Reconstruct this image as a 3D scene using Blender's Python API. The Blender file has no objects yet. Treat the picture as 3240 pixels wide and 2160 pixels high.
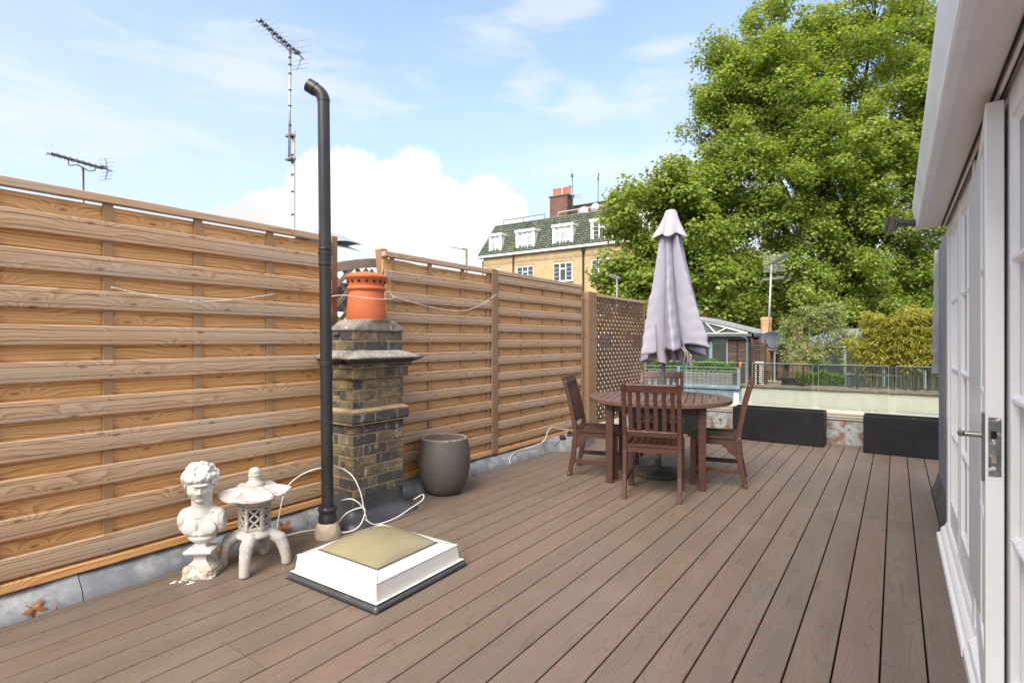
import bpy, bmesh, math, random
import numpy as np
from mathutils import Vector, Matrix, Euler
random.seed(7); rng = np.random.default_rng(11)
R = math.radians
scene = bpy.context.scene
C = scene.collection

# ------------------------------------------------------------------ camera
F = 1720.0; YAW = math.atan(1214 / F); CH = 1.3
cam_d = bpy.data.cameras.new('camera'); cam = bpy.data.objects.new('camera', cam_d); C.objects.link(cam)
cam.location = (0, 0, CH); cam.rotation_euler = (R(90), 0, YAW)
cam_d.sensor_width = 36; cam_d.lens = 36 * F / 3240; cam_d.shift_y = -3.0 / 3240
cam_d.clip_start = .02; cam_d.clip_end = 2000
scene.camera = cam

# ------------------------------------------------------------------ mesh helpers
class MB:
    def __init__(s): s.v = []; s.f = []; s.m = []
    def add(s, vs, fs, T=None, mi=0):
        o = len(s.v)
        s.v += [tuple(T @ Vector(p)) for p in vs] if T is not None else [tuple(p) for p in vs]
        s.f += [tuple(i + o for i in f) for f in fs]; s.m += [mi] * len(fs); return s
    def box(s, x0, x1, y0, y1, z0, z1, T=None, mi=0):
        return s.add([(x0,y0,z0),(x1,y0,z0),(x1,y1,z0),(x0,y1,z0),(x0,y0,z1),(x1,y0,z1),(x1,y1,z1),(x0,y1,z1)],
                     [(0,3,2,1),(4,5,6,7),(0,1,5,4),(1,2,6,5),(2,3,7,6),(3,0,4,7)], T, mi)
    def bar(s, a, b, w, h, up=(0,0,1), mi=0):
        a = Vector(a); b = Vector(b); d = b - a; L = d.length; d.normalize()
        sd = d.cross(Vector(up))
        if sd.length < 1e-4: sd = d.cross(Vector((1,0,0)))
        sd.normalize(); u = sd.cross(d)
        T = Matrix((( sd.x, d.x, u.x, a.x),(sd.y, d.y, u.y, a.y),(sd.z, d.z, u.z, a.z),(0,0,0,1)))
        return s.box(-w/2, w/2, 0, L, -h/2, h/2, T, mi)
    def tube(s, pts, r, n=8, cap=True, T=None, mi=0):
        pts = [Vector(p) for p in pts]; k = len(pts)
        rs = r if isinstance(r, (list, tuple)) else [r] * k
        vs = []; prev = None
        for i, p in enumerate(pts):
            d = (pts[min(i+1, k-1)] - pts[max(i-1, 0)]).normalized()
            if prev is None:
                a = d.cross(Vector((0,0,1)))
                if a.length < 1e-3: a = d.cross(Vector((1,0,0)))
                a.normalize()
            else:
                a = prev - d * prev.dot(d)
                if a.length < 1e-5: a = d.orthogonal()
                a.normalize()
            prev = a; b = d.cross(a)
            for j in range(n):
                t = 2 * math.pi * j / n
                vs.append(p + (a * math.cos(t) + b * math.sin(t)) * rs[i])
        fs = [(i*n+j, i*n+(j+1)%n, (i+1)*n+(j+1)%n, (i+1)*n+j) for i in range(k-1) for j in range(n)]
        if cap: fs += [tuple(range(n-1, -1, -1)), tuple(range((k-1)*n, k*n))]
        return s.add(vs, fs, T, mi)
    def lathe(s, prof, n=24, T=None, mi=0, caps=True, ph=0):
        vs = []; k = len(prof)
        for r, z in prof:
            for j in range(n):
                t = 2 * math.pi * j / n + ph; vs.append((r * math.cos(t), r * math.sin(t), z))
        fs = [(i*n+j, i*n+(j+1)%n, (i+1)*n+(j+1)%n, (i+1)*n+j) for i in range(k-1) for j in range(n)]
        if caps:
            if prof[0][0] > 1e-4: fs.append(tuple(range(n-1, -1, -1)))
            if prof[-1][0] > 1e-4: fs.append(tuple(range((k-1)*n, k*n)))
        return s.add(vs, fs, T, mi)
    def prism(s, poly, axis, a, b, T=None, mi=0):
        """poly: 2d points; axis 'x','y','z' = extrusion axis"""
        def mk(p, t):
            return {'x': (t, p[0], p[1]), 'y': (p[0], t, p[1]), 'z': (p[0], p[1], t)}[axis]
        n = len(poly); vs = [mk(p, a) for p in poly] + [mk(p, b) for p in poly]
        fs = [tuple(range(n-1, -1, -1)), tuple(range(n, 2*n))] + [(i, (i+1)%n, n+(i+1)%n, n+i) for i in range(n)]
        return s.add(vs, fs, T, mi)
    def grid(s, nx, ny, fn, mi=0):
        vs = [fn(i/nx, j/ny) for j in range(ny+1) for i in range(nx+1)]
        fs = [(j*(nx+1)+i, j*(nx+1)+i+1, (j+1)*(nx+1)+i+1, (j+1)*(nx+1)+i) for j in range(ny) for i in range(nx)]
        return s.add(vs, fs, None, mi)
    def build(s, name, mat, parent=None, smooth=False, bevel=0, fix=True, seg=1):
        me = bpy.data.meshes.new(name); me.from_pydata(s.v, [], s.f); 
        mats = mat if isinstance(mat, (list, tuple)) else [mat]
        for m in mats: me.materials.append(m)
        if len(mats) > 1: me.polygons.foreach_set('material_index', s.m)
        if fix:
            bm = bmesh.new(); bm.from_mesh(me); bmesh.ops.recalc_face_normals(bm, faces=bm.faces); bm.to_mesh(me); bm.free()
        if smooth:
            me.polygons.foreach_set('use_smooth', [True]*len(me.polygons))
            if smooth != 'all':
                try: me.set_sharp_from_angle(angle=R(smooth if smooth is not True else 40))
                except Exception: pass
        me.update()
        o = bpy.data.objects.new(name, me); C.objects.link(o)
        if parent: o.parent = parent
        if bevel:
            b = o.modifiers.new('bevel', 'BEVEL'); b.width = bevel; b.segments = seg; b.limit_method = 'ANGLE'; b.angle_limit = R(40)
        return o

def tag(o, label=None, cat=None, group=None, kind=None):
    if label: o['label'] = label
    if cat: o['category'] = cat
    if group: o['group'] = group
    if kind: o['kind'] = kind
    return o
def thing(name, label, cat, loc=(0,0,0), rz=0, group=None):
    o = bpy.data.objects.new(name, None); C.objects.link(o); o.location = loc; o.rotation_euler = (0,0,rz)
    o.empty_display_size = .1
    return tag(o, label, cat, group)
def copy_tree(o, parent=None):
    c = o.copy(); C.objects.link(c); c.parent = parent
    for ch in list(o.children): copy_tree(ch, c)
    return c
def TR(loc=(0,0,0), rot=(0,0,0), sc=(1,1,1)):
    return Matrix.LocRotScale(Vector(loc), Euler(rot), Vector(sc))

# ------------------------------------------------------------------ shader helpers
class NT:
    def __init__(s, nt): s.nt = nt
    def n(s, t, **kw):
        nd = s.nt.nodes.new(t)
        for k, v in kw.items(): setattr(nd, k, v)
        return nd
    def put(s, sock, v):
        if hasattr(v, 'is_output') or isinstance(v, bpy.types.NodeSocket): s.nt.links.new(v, sock)
        elif isinstance(v, (tuple, list)) and len(v) == 3 and sock.type == 'RGBA': sock.default_value = (*v, 1)
        else: sock.default_value = v
    def math(s, op, a, b=0.0, c=0.0, clamp=False):
        nd = s.n('ShaderNodeMath', operation=op, use_clamp=clamp); s.put(nd.inputs[0], a); s.put(nd.inputs[1], b); s.put(nd.inputs[2], c); return nd.outputs[0]
    def vmath(s, op, a, b=(0,0,0)):
        nd = s.n('ShaderNodeVectorMath', operation=op); s.put(nd.inputs[0], a); s.put(nd.inputs[1], b); return nd.outputs[0]
    def scale(s, v, sc):
        return s.vmath('MULTIPLY', v, sc)
    def mix(s, f, a, b, blend='MIX'):
        nd = s.n('ShaderNodeMix', data_type='RGBA', blend_type=blend); s.put(nd.inputs[0], f); s.put(nd.inputs[6], a); s.put(nd.inputs[7], b); return nd.outputs[2]
    def noise(s, vec, scale=1.0, detail=4.0, rough=.55, dist=0.0):
        nd = s.n('ShaderNodeTexNoise'); s.put(nd.inputs['Vector'], vec); nd.inputs['Scale'].default_value = scale
        nd.inputs['Detail'].default_value = detail; nd.inputs['Roughness'].default_value = rough; nd.inputs['Distortion'].default_value = dist
        return nd.outputs['Fac']
    def ramp(s, f, stops, interp='LINEAR'):
        nd = s.n('ShaderNodeValToRGB'); s.put(nd.inputs[0], f); cr = nd.color_ramp; cr.interpolation = interp
        while len(cr.elements) < len(stops): cr.elements.new(.5)
        for e, (p, c) in zip(cr.elements, stops):
            e.position = p; e.color = (*c, 1) if len(c) == 3 else c
        return nd.outputs[0]
    def mr(s, v, a, b, c=0.0, d=1.0, smooth=False):
        nd = s.n('ShaderNodeMapRange', clamp=True)
        if smooth: nd.interpolation_type = 'SMOOTHSTEP'
        s.put(nd.inputs[0], v); 
        for i, x in enumerate((a,b,c,d)): s.put(nd.inputs[i+1], x)
        return nd.outputs[0]
    def sep(s, v):
        nd = s.n('ShaderNodeSeparateXYZ'); s.put(nd.inputs[0], v); return nd.outputs
    def comb(s, x, y, z):
        nd = s.n('ShaderNodeCombineXYZ'); s.put(nd.inputs[0], x); s.put(nd.inputs[1], y); s.put(nd.inputs[2], z); return nd.outputs[0]
    def island(s): return s.n('ShaderNodeNewGeometry').outputs['Random Per Island']
    def objco(s): return s.n('ShaderNodeTexCoord').outputs['Object']
    def bump(s, h, strength=.3, dist=.01):
        nd = s.n('ShaderNodeBump'); s.put(nd.inputs['Height'], h); nd.inputs['Strength'].default_value = strength; nd.inputs['Distance'].default_value = dist; return nd.outputs[0]
def newmat(name):
    m = bpy.data.materials.new(name); m.use_nodes = True; nt = NT(m.node_tree); b = m.node_tree.nodes['Principled BSDF']
    return m, nt, b
def surf(name, c1, c2=None, scale=8.0, rough=.6, bump=0.0, bscale=40.0, metallic=0.0, isl=0.0, spec=.5, stretch=(1,1,1), lo=.35, hi=.65, spots=None, coat=0.0, rvar=.1, sw=.06):
    """two-tone noise-mottled surface; isl = brightness variation per mesh island; spots=(colour, threshold, scale)"""
    m, t, b = newmat(name); co = t.scale(t.objco(), stretch)
    c2 = c2 or tuple(x*.8 for x in c1)
    n = t.noise(co, scale, 5)
    col = t.mix(t.mr(n, lo, hi), c1, c2)
    if isl:
        i = t.island(); col = t.mix(1.0, col, t.comb(*[t.mr(i, 0, 1, 1-isl, 1+isl)]*3), 'MULTIPLY')
    if spots:
        sc, th, ss = spots
        col = t.mix(t.mr(t.noise(co, ss, 6, .65), th, th+sw), col, sc)
    t.put(b.inputs['Base Color'], col)
    t.put(b.inputs['Roughness'], t.mr(n, .3, .7, max(rough-rvar,.02), min(rough+rvar,1)))
    b.inputs['Metallic'].default_value = metallic; b.inputs['Specular IOR Level'].default_value = spec
    if coat: b.inputs['Coat Weight'].default_value = coat
    if bump: t.put(b.inputs['Normal'], t.bump(t.noise(co, bscale, 5), bump, .004))
    return m

def woodmat(name, light, dark, grey, along='Y', across='Z', ring=46.0, knots=True, greyamt=.5, rough=.65, var=.14, knotc=(.16,.07,.03), distort=5.0):
    """softwood: stretched growth-ring pattern bent round knots, greyed in patches; each board (island) its own piece"""
    m, t, b = newmat(name)
    i = t.island()
    p = t.vmath('ADD', t.objco(), t.comb(t.math('MULTIPLY', i, 13.7), t.math('MULTIPLY', i, 37.1), t.math('MULTIPLY', i, 23.3)))
    o = t.sep(p); ax = {'X':0,'Y':1,'Z':2}
    s = o[ax[along]]; a = o[ax.get(across, 0)]
    if across == 'N': a = t.math('ADD', o[0], o[2])
    v2 = t.comb(t.math('MULTIPLY', s, 1.6), t.math('MULTIPLY', a, 9.0), 0.0)
    n1 = t.noise(v2, 1.0, 2, .5)
    base = t.math('ADD', t.math('MULTIPLY', a, ring), t.math('MULTIPLY', n1, distort))
    if knots:
        vv = t.n('ShaderNodeTexVoronoi', voronoi_dimensions='2D', feature='F1'); vv.inputs['Scale'].default_value = 1.0
        t.put(vv.inputs['Vector'], t.comb(t.math('MULTIPLY', s, 2.3), t.math('MULTIPLY', a, 6.5), 0.0))
        d = vv.outputs['Distance']
        k = t.math('POWER', 2.718, t.math('MULTIPLY', d, -7.0))
        base = t.math('ADD', base, t.math('MULTIPLY', k, 6.5))
        core = t.mr(d, .02, .065, 1.0, 0.0, True)
    w = t.math('FRACT', base)
    w = t.math('POWER', w, 2.2)
    fib = t.noise(t.comb(t.math('MULTIPLY', s, 5.0), t.math('MULTIPLY', a, 220.0), 0.0), 1.0, 3, .6)
    col = t.mix(t.math('MULTIPLY', w, 1.0), light, dark)
    col = t.mix(t.mr(fib, .35, .7, 0, .35), col, dark)
    big = t.noise(t.comb(t.math('MULTIPLY', s, .9), t.math('MULTIPLY', a, 5.0), 3.0), 1.0, 4, .6)
    col = t.mix(t.mr(big, .42, .68, 0, greyamt), col, grey)
    wet = t.noise(t.comb(t.math('MULTIPLY', s, 2.6), t.math('MULTIPLY', a, 14.0), 21.0), 1.0, 3, .6)
    col = t.mix(t.mr(wet, .58, .72, 0, .5), col, tuple(min(1, x*1.15+.02*k) for k, x in enumerate((light[0], light[1]*.82, light[2]*.6))))
    if knots: col = t.mix(t.math('MULTIPLY', core, .65), col, knotc)
    i2 = t.math('FRACT', t.math('MULTIPLY', i, 7.31))
    col = t.mix(1.0, col, t.comb(*[t.mr(i2, 0, 1, 1-var, 1+var)]*3), 'MULTIPLY')
    crk = t.noise(t.comb(t.math('MULTIPLY', s, 2.2), t.math('MULTIPLY', a, 95.0), 9.0), 1.0, 3, .5)
    col = t.mix(t.mr(crk, .70, .76, 0, .55), col, tuple(x*.35 for x in dark))
    t.put(b.inputs['Base Color'], col); b.inputs['Roughness'].default_value = rough; b.inputs['Specular IOR Level'].default_value = .3
    h = t.math('ADD', t.math('MULTIPLY', w, -.5), t.math('MULTIPLY', fib, .6))
    t.put(b.inputs['Normal'], t.bump(h, .25, .002))
    return m

M = {}
M['slat_front'] = woodmat('weathered_pine', (.64,.46,.295), (.38,.20,.095), (.51,.43,.345), greyamt=.7)
M['slat_back'] = woodmat('golden_pine', (.88,.52,.21), (.50,.225,.065), (.68,.45,.25), greyamt=.3)
M['batten'] = woodmat('batten_pine', (.42,.26,.13), (.22,.11,.045), (.34,.27,.2), along='Z', across='N', knots=False, ring=160, greyamt=.4)
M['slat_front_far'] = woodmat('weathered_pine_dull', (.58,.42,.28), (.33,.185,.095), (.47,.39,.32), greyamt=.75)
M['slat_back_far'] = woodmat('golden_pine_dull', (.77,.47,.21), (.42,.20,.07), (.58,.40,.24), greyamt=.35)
M['post'] = woodmat('post_wood', (.34,.21,.12), (.2,.11,.055), (.27,.2,.15), along='Z', across='N', ring=60, greyamt=.5)
M['oldwood'] = woodmat('old_grey_wood', (.36,.30,.245), (.20,.155,.12), (.38,.345,.31), along='Y', across='Z', knots=False, ring=90, greyamt=.8)
M['trellis'] = surf('trellis_wood', (.17,.10,.058), (.09,.052,.03), 14, .7, isl=.2, stretch=(1,1,1))
M['teak'] = surf('oiled_hardwood', (.072,.028,.018), (.042,.016,.011), 9, .42, bump=.25, bscale=30, isl=.14, stretch=(1,1,6), rvar=.12)
M['teak_top'] = surf('weathered_hardwood', (.16,.10,.075), (.095,.054,.04), 6, .45, bump=.3, bscale=30, isl=.15, stretch=(5,1,5), lo=.3, hi=.7, spots=((.3,.22,.17), .64, 5))
M['lead'] = surf('sheet_lead', (.29,.305,.325), (.165,.18,.205), 4.5, .55, bump=.35, bscale=9, metallic=.12, spots=((.44,.45,.46), .50, 7), sw=.22, lo=.3, hi=.7)
M['lead_dark'] = surf('dark_lead', (.085,.088,.095), (.055,.057,.062), 6, .45, bump=.35, bscale=14, metallic=.3, spots=((.2,.21,.22), .66, 16))
M['lead_blue'] = surf('blue_grey_lead', (.22,.29,.35), (.13,.18,.235), 4, .55, bump=.3, bscale=9, metallic=.15, spots=((.4,.46,.5), .6, 5), stretch=(1,1,.5))
M['black_pipe'] = surf('black_plastic', (.018,.018,.021), (.028,.028,.032), 3, .33, bump=.05, rvar=.06)
M['mortar'] = surf('lime_mortar', (.36,.335,.30), (.20,.185,.165), 16, .9, bump=.9, bscale=45, spots=((.62,.6,.57), .6, 22))
M['mortar_yellow'] = surf('brick_mortar', (.42,.31,.17), (.27,.20,.12), 14, .95, bump=.7, bscale=80, spots=((.06,.055,.05), .6, 11))
M['putty'] = surf('putty', (.60,.50,.38), (.45,.36,.27), 14, .85, bump=.8, bscale=40)
M['terracotta'] = surf('terracotta', (.60,.165,.055), (.50,.12,.04), 5, .62, bump=.2, bscale=60, spots=((.32,.11,.055), .68, 7))
M['terracotta_pale'] = surf('pale_terracotta', (.62,.33,.17), (.5,.25,.13), 5, .75, bump=.2, bscale=60)
M['black'] = surf('black_void', (.008,.008,.008), (.012,.012,.012), 5, .9)
M['pot'] = surf('grey_brown_glaze', (.098,.087,.082), (.08,.071,.067), 4, .5, bump=.12, bscale=120, spots=((.15,.13,.12), .62, 3))
M['pot_rim'] = surf('chipped_rim', (.27,.235,.2), (.15,.12,.105), 30, .8, bump=.5, bscale=60)
M['pot_in'] = surf('pot_inside', (.055,.06,.065), (.04,.042,.047), 5, .5)
M['white_paint'] = surf('white_gloss_paint', (.87,.87,.86), (.85,.85,.84), 5, .35, bump=.12, bscale=25)
M['soffit'] = surf('soffit_paint', (.82,.79,.77), (.79,.76,.74), 4, .5, bump=.06, bscale=30)
M['white_metal'] = surf('white_coated_metal', (.68,.68,.67), (.60,.60,.585), 4, .35, bump=.08, bscale=30, spots=((.5,.45,.38), .70, 20))
M['statue'] = surf('whitewashed_plaster', (.60,.59,.565), (.52,.50,.465), 9, .75, bump=.3, bscale=50, spots=((.47,.42,.35), .60, 11))
M['statue_worn'] = surf('chipped_plaster', (.52,.46,.38), (.38,.32,.25), 18, .85, bump=1.0, bscale=40, spots=((.8,.78,.74), .56, 16))
M['cast_stone'] = surf('cast_stone', (.49,.465,.43), (.38,.355,.32), 14, .85, bump=.6, bscale=90, spots=((.7,.68,.65), .6, 20))
M['stone_pink'] = surf('pinkish_cast_stone', (.50,.47,.44), (.47,.37,.345), 12, .9, bump=.9, bscale=60, spots=((.62,.60,.57), .50, 16), lo=.45, hi=.6)
M['cable'] = surf('white_cable', (.74,.72,.68), (.62,.6,.56), 10, .5)
M['leaf_dry'] = surf('dry_leaf', (.34,.15,.06), (.20,.08,.035), 30, .7, isl=.25)
M['fabric'] = surf('lilac_canvas', (.315,.305,.37), (.27,.262,.325), 3, .85, bump=.35, bscale=14, stretch=(1,1,.4))
M['fabric_pale'] = surf('faded_canvas', (.39,.375,.42), (.34,.325,.375), 4, .85, bump=.3, bscale=14)
M['steel'] = surf('grey_painted_steel', (.12,.13,.14), (.09,.1,.11), 8, .45, metallic=.3)
M['galv'] = surf('galvanised_metal', (.55,.56,.57), (.36,.37,.38), 12, .45, metallic=.5, lo=.3, hi=.7)
M['tape'] = surf('black_tape', (.03,.028,.026), (.05,.045,.04), 12, .7)
M['concrete'] = surf('mossy_concrete', (.075,.08,.055), (.045,.045,.038), 14, .9, bump=.8, bscale=50, spots=((.13,.13,.1), .6, 12))
M['planter'] = surf('charcoal_planter', (.0065,.0065,.0075), (.010,.010,.0115), 5, .6, spec=.25, bump=.12, bscale=60, spots=((.06,.06,.065), .72, 9))
M['soil'] = surf('dry_soil', (.035,.028,.022), (.02,.016,.013), 30, .95, bump=1, bscale=70)
M['twig'] = surf('twig', (.35,.3,.24), (.22,.18,.14), 20, .8)
M['rust'] = surf('rusting_painted_wall', (.17,.095,.05), (.27,.30,.315), 9, .85, bump=.6, bscale=30, lo=.38, hi=.54, spots=((.08,.04,.025), .60, 9))
M['cream'] = surf('cream_render', (.40,.40,.335), (.36,.36,.30), 3, .8, bump=.2, bscale=20, spots=((.45,.42,.33), .70, 5))
M['cream_ledge'] = surf('cream_paint', (.46,.445,.375), (.41,.39,.32), 4, .6, bump=.2, bscale=20, spots=((.35,.3,.2), .70, 8))
M['coping'] = surf('mossy_coping', (.20,.17,.125), (.12,.105,.075), 12, .95, bump=.8, bscale=30, spots=((.32,.3,.24), .62, 16))
M['iron'] = surf('black_iron', (.012,.012,.013), (.018,.018,.02), 8, .5)
M['greyblue'] = surf('blue_grey_metal', (.22,.28,.33), (.18,.235,.28), 6, .5, metallic=.1)
M['shed'] = surf('dark_stained_boards', (.10,.058,.042), (.05,.028,.022), 8, .75, isl=.3, stretch=(1,1,4), bump=.4)
M['dish'] = surf('dish_grey', (.06,.075,.095), (.045,.058,.073), 5, .5)
M['plastic_black'] = surf('adapter_black', (.012,.012,.012), (.016,.016,.016), 8, .35)
M['brass'] = surf('worn_hinge_metal', (.42,.35,.28), (.25,.2,.16), 30, .5, metallic=.6)
M['nickel'] = surf('worn_nickel', (.36,.36,.345), (.22,.22,.21), 20, .35, metallic=.8)
M['lockplate'] = surf('tarnished_lock_plate', (.13,.145,.13), (.24,.25,.25), 14, .5, metallic=.5, spots=((.75,.75,.76), .54, 40))
M['bark'] = surf('bark', (.13,.105,.08), (.065,.05,.038), 3, .9, bump=.8, bscale=12)
M['bark_pale'] = surf('pale_bark', (.28,.25,.19), (.16,.13,.095), 10, .9)
M['cane'] = surf('bamboo_cane', (.22,.21,.07), (.12,.11,.04), 10, .6)
M['street'] = surf('street_ground', (.06,.06,.058), (.05,.05,.05), .3, .9)
M['roofdark'] = surf('terrace_paving', (.26,.25,.23), (.18,.17,.16), 3, .9)
M['brick_brown'] = surf('brown_brick_wall', (.15,.08,.055), (.10,.055,.04), 2, .9)
M['tray'] = surf('grey_trough_boards', (.23,.215,.195), (.16,.145,.13), 5, .85, isl=.15, stretch=(1,1,8))

# deck: embossed composite, colour drifting from board to board and along each board
def deckmat():
    m, t, b = newmat('composite_deck_board')
    i = t.island()
    p = t.vmath('ADD', t.objco(), t.comb(t.math('MULTIPLY', i, 3.7), t.math('MULTIPLY', i, 41.1), 0.0))
    o = t.sep(p)
    big = t.noise(t.comb(t.math('MULTIPLY', o[0], 5.0), t.math('MULTIPLY', o[1], .55), 0.0), 1.0, 3, .6)
    big2 = t.noise(t.comb(t.math('MULTIPLY', o[0], 14.0), t.math('MULTIPLY', o[1], 1.1), 7.0), 1.0, 4, .6)
    col = t.mix(t.mr(big, .38, .62), (.134,.104,.080), (.165,.126,.095))
    col = t.mix(t.mr(big2, .56, .72, 0, .65), col, (.125,.112,.10))
    i2 = t.math('FRACT', t.math('MULTIPLY', i, 5.77))
    col = t.mix(t.mr(i2, .55, 1.0, 0, .55), col, (.19,.118,.09))
    # cathedral grain: fine dark lines following a stretched noise contour
    n1 = t.noise(t.comb(t.math('MULTIPLY', o[0], 9.0), t.math('MULTIPLY', o[1], 1.0), 0.0), 1.0, 1.2, .4)
    ph = t.math('ADD', t.math('MULTIPLY', n1, 17.0), t.math('MULTIPLY', o[0], 52.0))
    w = t.math('PINGPONG', ph, .5)
    line = t.mr(w, .0, .11, 1.0, 0.0)
    brk = t.noise(t.comb(t.math('MULTIPLY', o[0], 60.0), t.math('MULTIPLY', o[1], 3.0), 0.0), 1.0, 2)
    line = t.math('MULTIPLY', line, t.mr(brk, .35, .6, .15, 1))
    col = t.mix(t.math('MULTIPLY', line, .72), col, (.075,.052,.042))
    fine = t.noise(t.comb(t.math('MULTIPLY', o[0], 300.0), t.math('MULTIPLY', o[1], 12.0), 0.0), 1.0, 3, .6)
    col = t.mix(t.mr(fine, .4, .7, 0, .25), col, (.12,.085,.068))
    dust = t.noise(t.objco(), 1.4, 5, .6)
    col = t.mix(t.mr(dust, .5, .75, 0, .12), col, (.34,.28,.24))
    sp = t.n('ShaderNodeTexVoronoi', feature='F1'); sp.inputs['Scale'].default_value = 11; t.put(sp.inputs['Vector'], t.objco())
    thr = t.noise(t.objco(), 23.0, 2)
    col = t.mix(t.math('MULTIPLY', t.mr(sp.outputs['Distance'], .022, .034, 1, 0), t.mr(thr, .55, .6)), col, (.62,.56,.48))
    t.put(b.inputs['Base Color'], col); b.inputs['Specular IOR Level'].default_value = .45
    t.put(b.inputs['Roughness'], t.mr(big2, .3, .7, .42, .58))
    t.put(b.inputs['Normal'], t.bump(t.math('ADD', t.math('MULTIPLY', line, -1.0), t.math('MULTIPLY', fine, .5)), .35, .0015))
    return m
M['deck'] = deckmat()

def brickmat():
    m, t, b = newmat('sooty_stock_brick')
    i = t.island(); co = t.objco()
    p = t.vmath('ADD', co, t.comb(t.math('MULTIPLY', i, 11.0), t.math('MULTIPLY', i, 5.0), t.math('MULTIPLY', i, 3.0)))
    col = t.ramp(i, [(0,(.055,.055,.058)), (.35,(.10,.09,.075)), (.6,(.20,.155,.088)), (.85,(.29,.215,.11)), (1,(.13,.105,.075))])
    soot = t.noise(p, 9, 5, .6)
    col = t.mix(t.mr(soot, .40, .64, 0, .88), col, (.045,.044,.045))
    ye = t.noise(p, 26, 4, .6)
    col = t.mix(t.mr(ye, .60, .70, 0, .75), col, (.40,.31,.16))
    o = t.sep(co)
    wh = t.math('MULTIPLY', t.mr(t.noise(t.scale(co, (9, 9, 3.5)), 1.6, 4, .6), .60, .72), 1.0)
    col = t.mix(t.math('MULTIPLY', wh, .55), col, (.55,.55,.57))
    t.put(b.inputs['Base Color'], col); b.inputs['Roughness'].default_value = .85
    t.put(b.inputs['Normal'], t.bump(t.noise(p, 60, 5, .7), .7, .004))
    return m
M['brick'] = brickmat()

def brick_tex(name, c1, c2, mort, w=.22, h=.075, vertical=False, soot=None, mix=.5, axes='XZ', rough=.9):
    m, t, b = newmat(name); o = t.sep(t.objco())
    a = o[0] if axes[0] == 'X' else o[1]
    if axes == 'N': a = t.math('ADD', o[0], o[1])
    v = t.comb(a, o[2], 0.0) if not vertical else t.comb(o[2], a, 0.0)
    br = t.n('ShaderNodeTexBrick'); t.put(br.inputs['Vector'], v)
    br.inputs['Color1'].default_value = (*c1, 1); br.inputs['Color2'].default_value = (*c2, 1); br.inputs['Mortar'].default_value = (*mort, 1)
    br.inputs['Scale'].default_value = 1; br.inputs['Brick Width'].default_value = w; br.inputs['Row Height'].default_value = h
    br.inputs['Mortar Size'].default_value = .006; br.inputs['Bias'].default_value = 0
    col = br.outputs['Color']
    n = t.noise(t.objco(), 1.3, 5)
    col = t.mix(t.mr(n, .35, .7, 0, .35), col, tuple(x*.62 for x in c1))
    if soot: col = t.mix(t.mr(t.noise(t.scale(t.objco(), (.6,.6,4)), .9, 6, .65), .55, .72, 0, .7), col, soot)
    t.put(b.inputs['Base Color'], col); b.inputs['Roughness'].default_value = rough
    return m
M['yellow_brick'] = brick_tex('yellow_stock_brickwork', (.48,.34,.165), (.62,.45,.24), (.42,.34,.24))
M['soldier'] = brick_tex('soldier_course', (.30,.235,.15), (.46,.35,.2), (.26,.21,.15), vertical=True, w=.22, h=.075, soot=(.10,.09,.08))
M['red_brick'] = brick_tex('brown_red_brickwork', (.20,.095,.06), (.12,.065,.05), (.22,.18,.15), axes='N', soot=(.05,.04,.035))
M['stock_pillar'] = brick_tex('stock_brick_pillar', (.22,.15,.08), (.15,.10,.06), (.17,.14,.10), axes='N', soot=(.08,.06,.05))

def glassmat(name, tint=(.9,.95,.93), rough=.0, alpha=.12, refl=.5):
    """thin sheet glass: mostly see-through with a fresnel reflection"""
    m = bpy.data.materials.new(name); m.use_nodes = True; nt = m.node_tree; t = NT(nt)
    for n in list(nt.nodes): nt.nodes.remove(n)
    out = t.n('ShaderNodeOutputMaterial'); tr = t.n('ShaderNodeBsdfTransparent'); tr.inputs[0].default_value = (*tint, 1)
    gl = t.n('ShaderNodeBsdfGlossy'); gl.inputs['Roughness'].default_value = rough; gl.inputs[0].default_value = (.95,.97,1,1)
    fr = t.n('ShaderNodeFresnel'); fr.inputs[0].default_value = 1.45
    mx = t.n('ShaderNodeMixShader'); fac = t.math('ADD', t.math('MULTIPLY', fr.outputs[0], refl), alpha, clamp=True)
    nt.links.new(fac, mx.inputs[0]); nt.links.new(tr.outputs[0], mx.inputs[1]); nt.links.new(gl.outputs[0], mx.inputs[2]); nt.links.new(mx.outputs[0], out.inputs[0])
    return m
M['glass'] = glassmat('guard_glass', (.95,.975,.955), alpha=.01, refl=.4)
M['glass_edge'] = surf('glass_edge', (.42,.55,.5), (.35,.5,.45), 5, .2)
M['pane_dark'] = surf('window_glass_dark', (.05,.065,.08), (.03,.04,.05), 2, .06, spec=.9)
M['pane_pale'] = surf('window_glass_curtained', (.5,.53,.54), (.36,.4,.42), 1.2, .12, spec=.8, lo=.45, hi=.55)
M['room_glass'] = surf('room_glass', (.05,.06,.05), (.035,.045,.04), 2, .03, spec=1.0)
M['door_glass'] = surf('door_pane_curtain_and_glare', (.70,.71,.70), (.62,.63,.62), 2, .35, spec=.25)  # curtain white, raised to paint the panes' reflected glare into the base colour
def domemat():
    m, t, b = newmat('textured_bronze_acrylic')
    co = t.objco(); n = t.noise(t.scale(co, (1,1,1)), 95, 2, .5)
    t.put(b.inputs['Base Color'], t.mix(t.mr(t.noise(co, 2.5, 2), .35, .65), (.27,.24,.15), (.22,.195,.11)))
    b.inputs['Roughness'].default_value = .33; b.inputs['Specular IOR Level'].default_value = .55
    t.put(b.inputs['Normal'], t.bump(n, .35, .002)); return m
M['dome'] = domemat()
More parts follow.
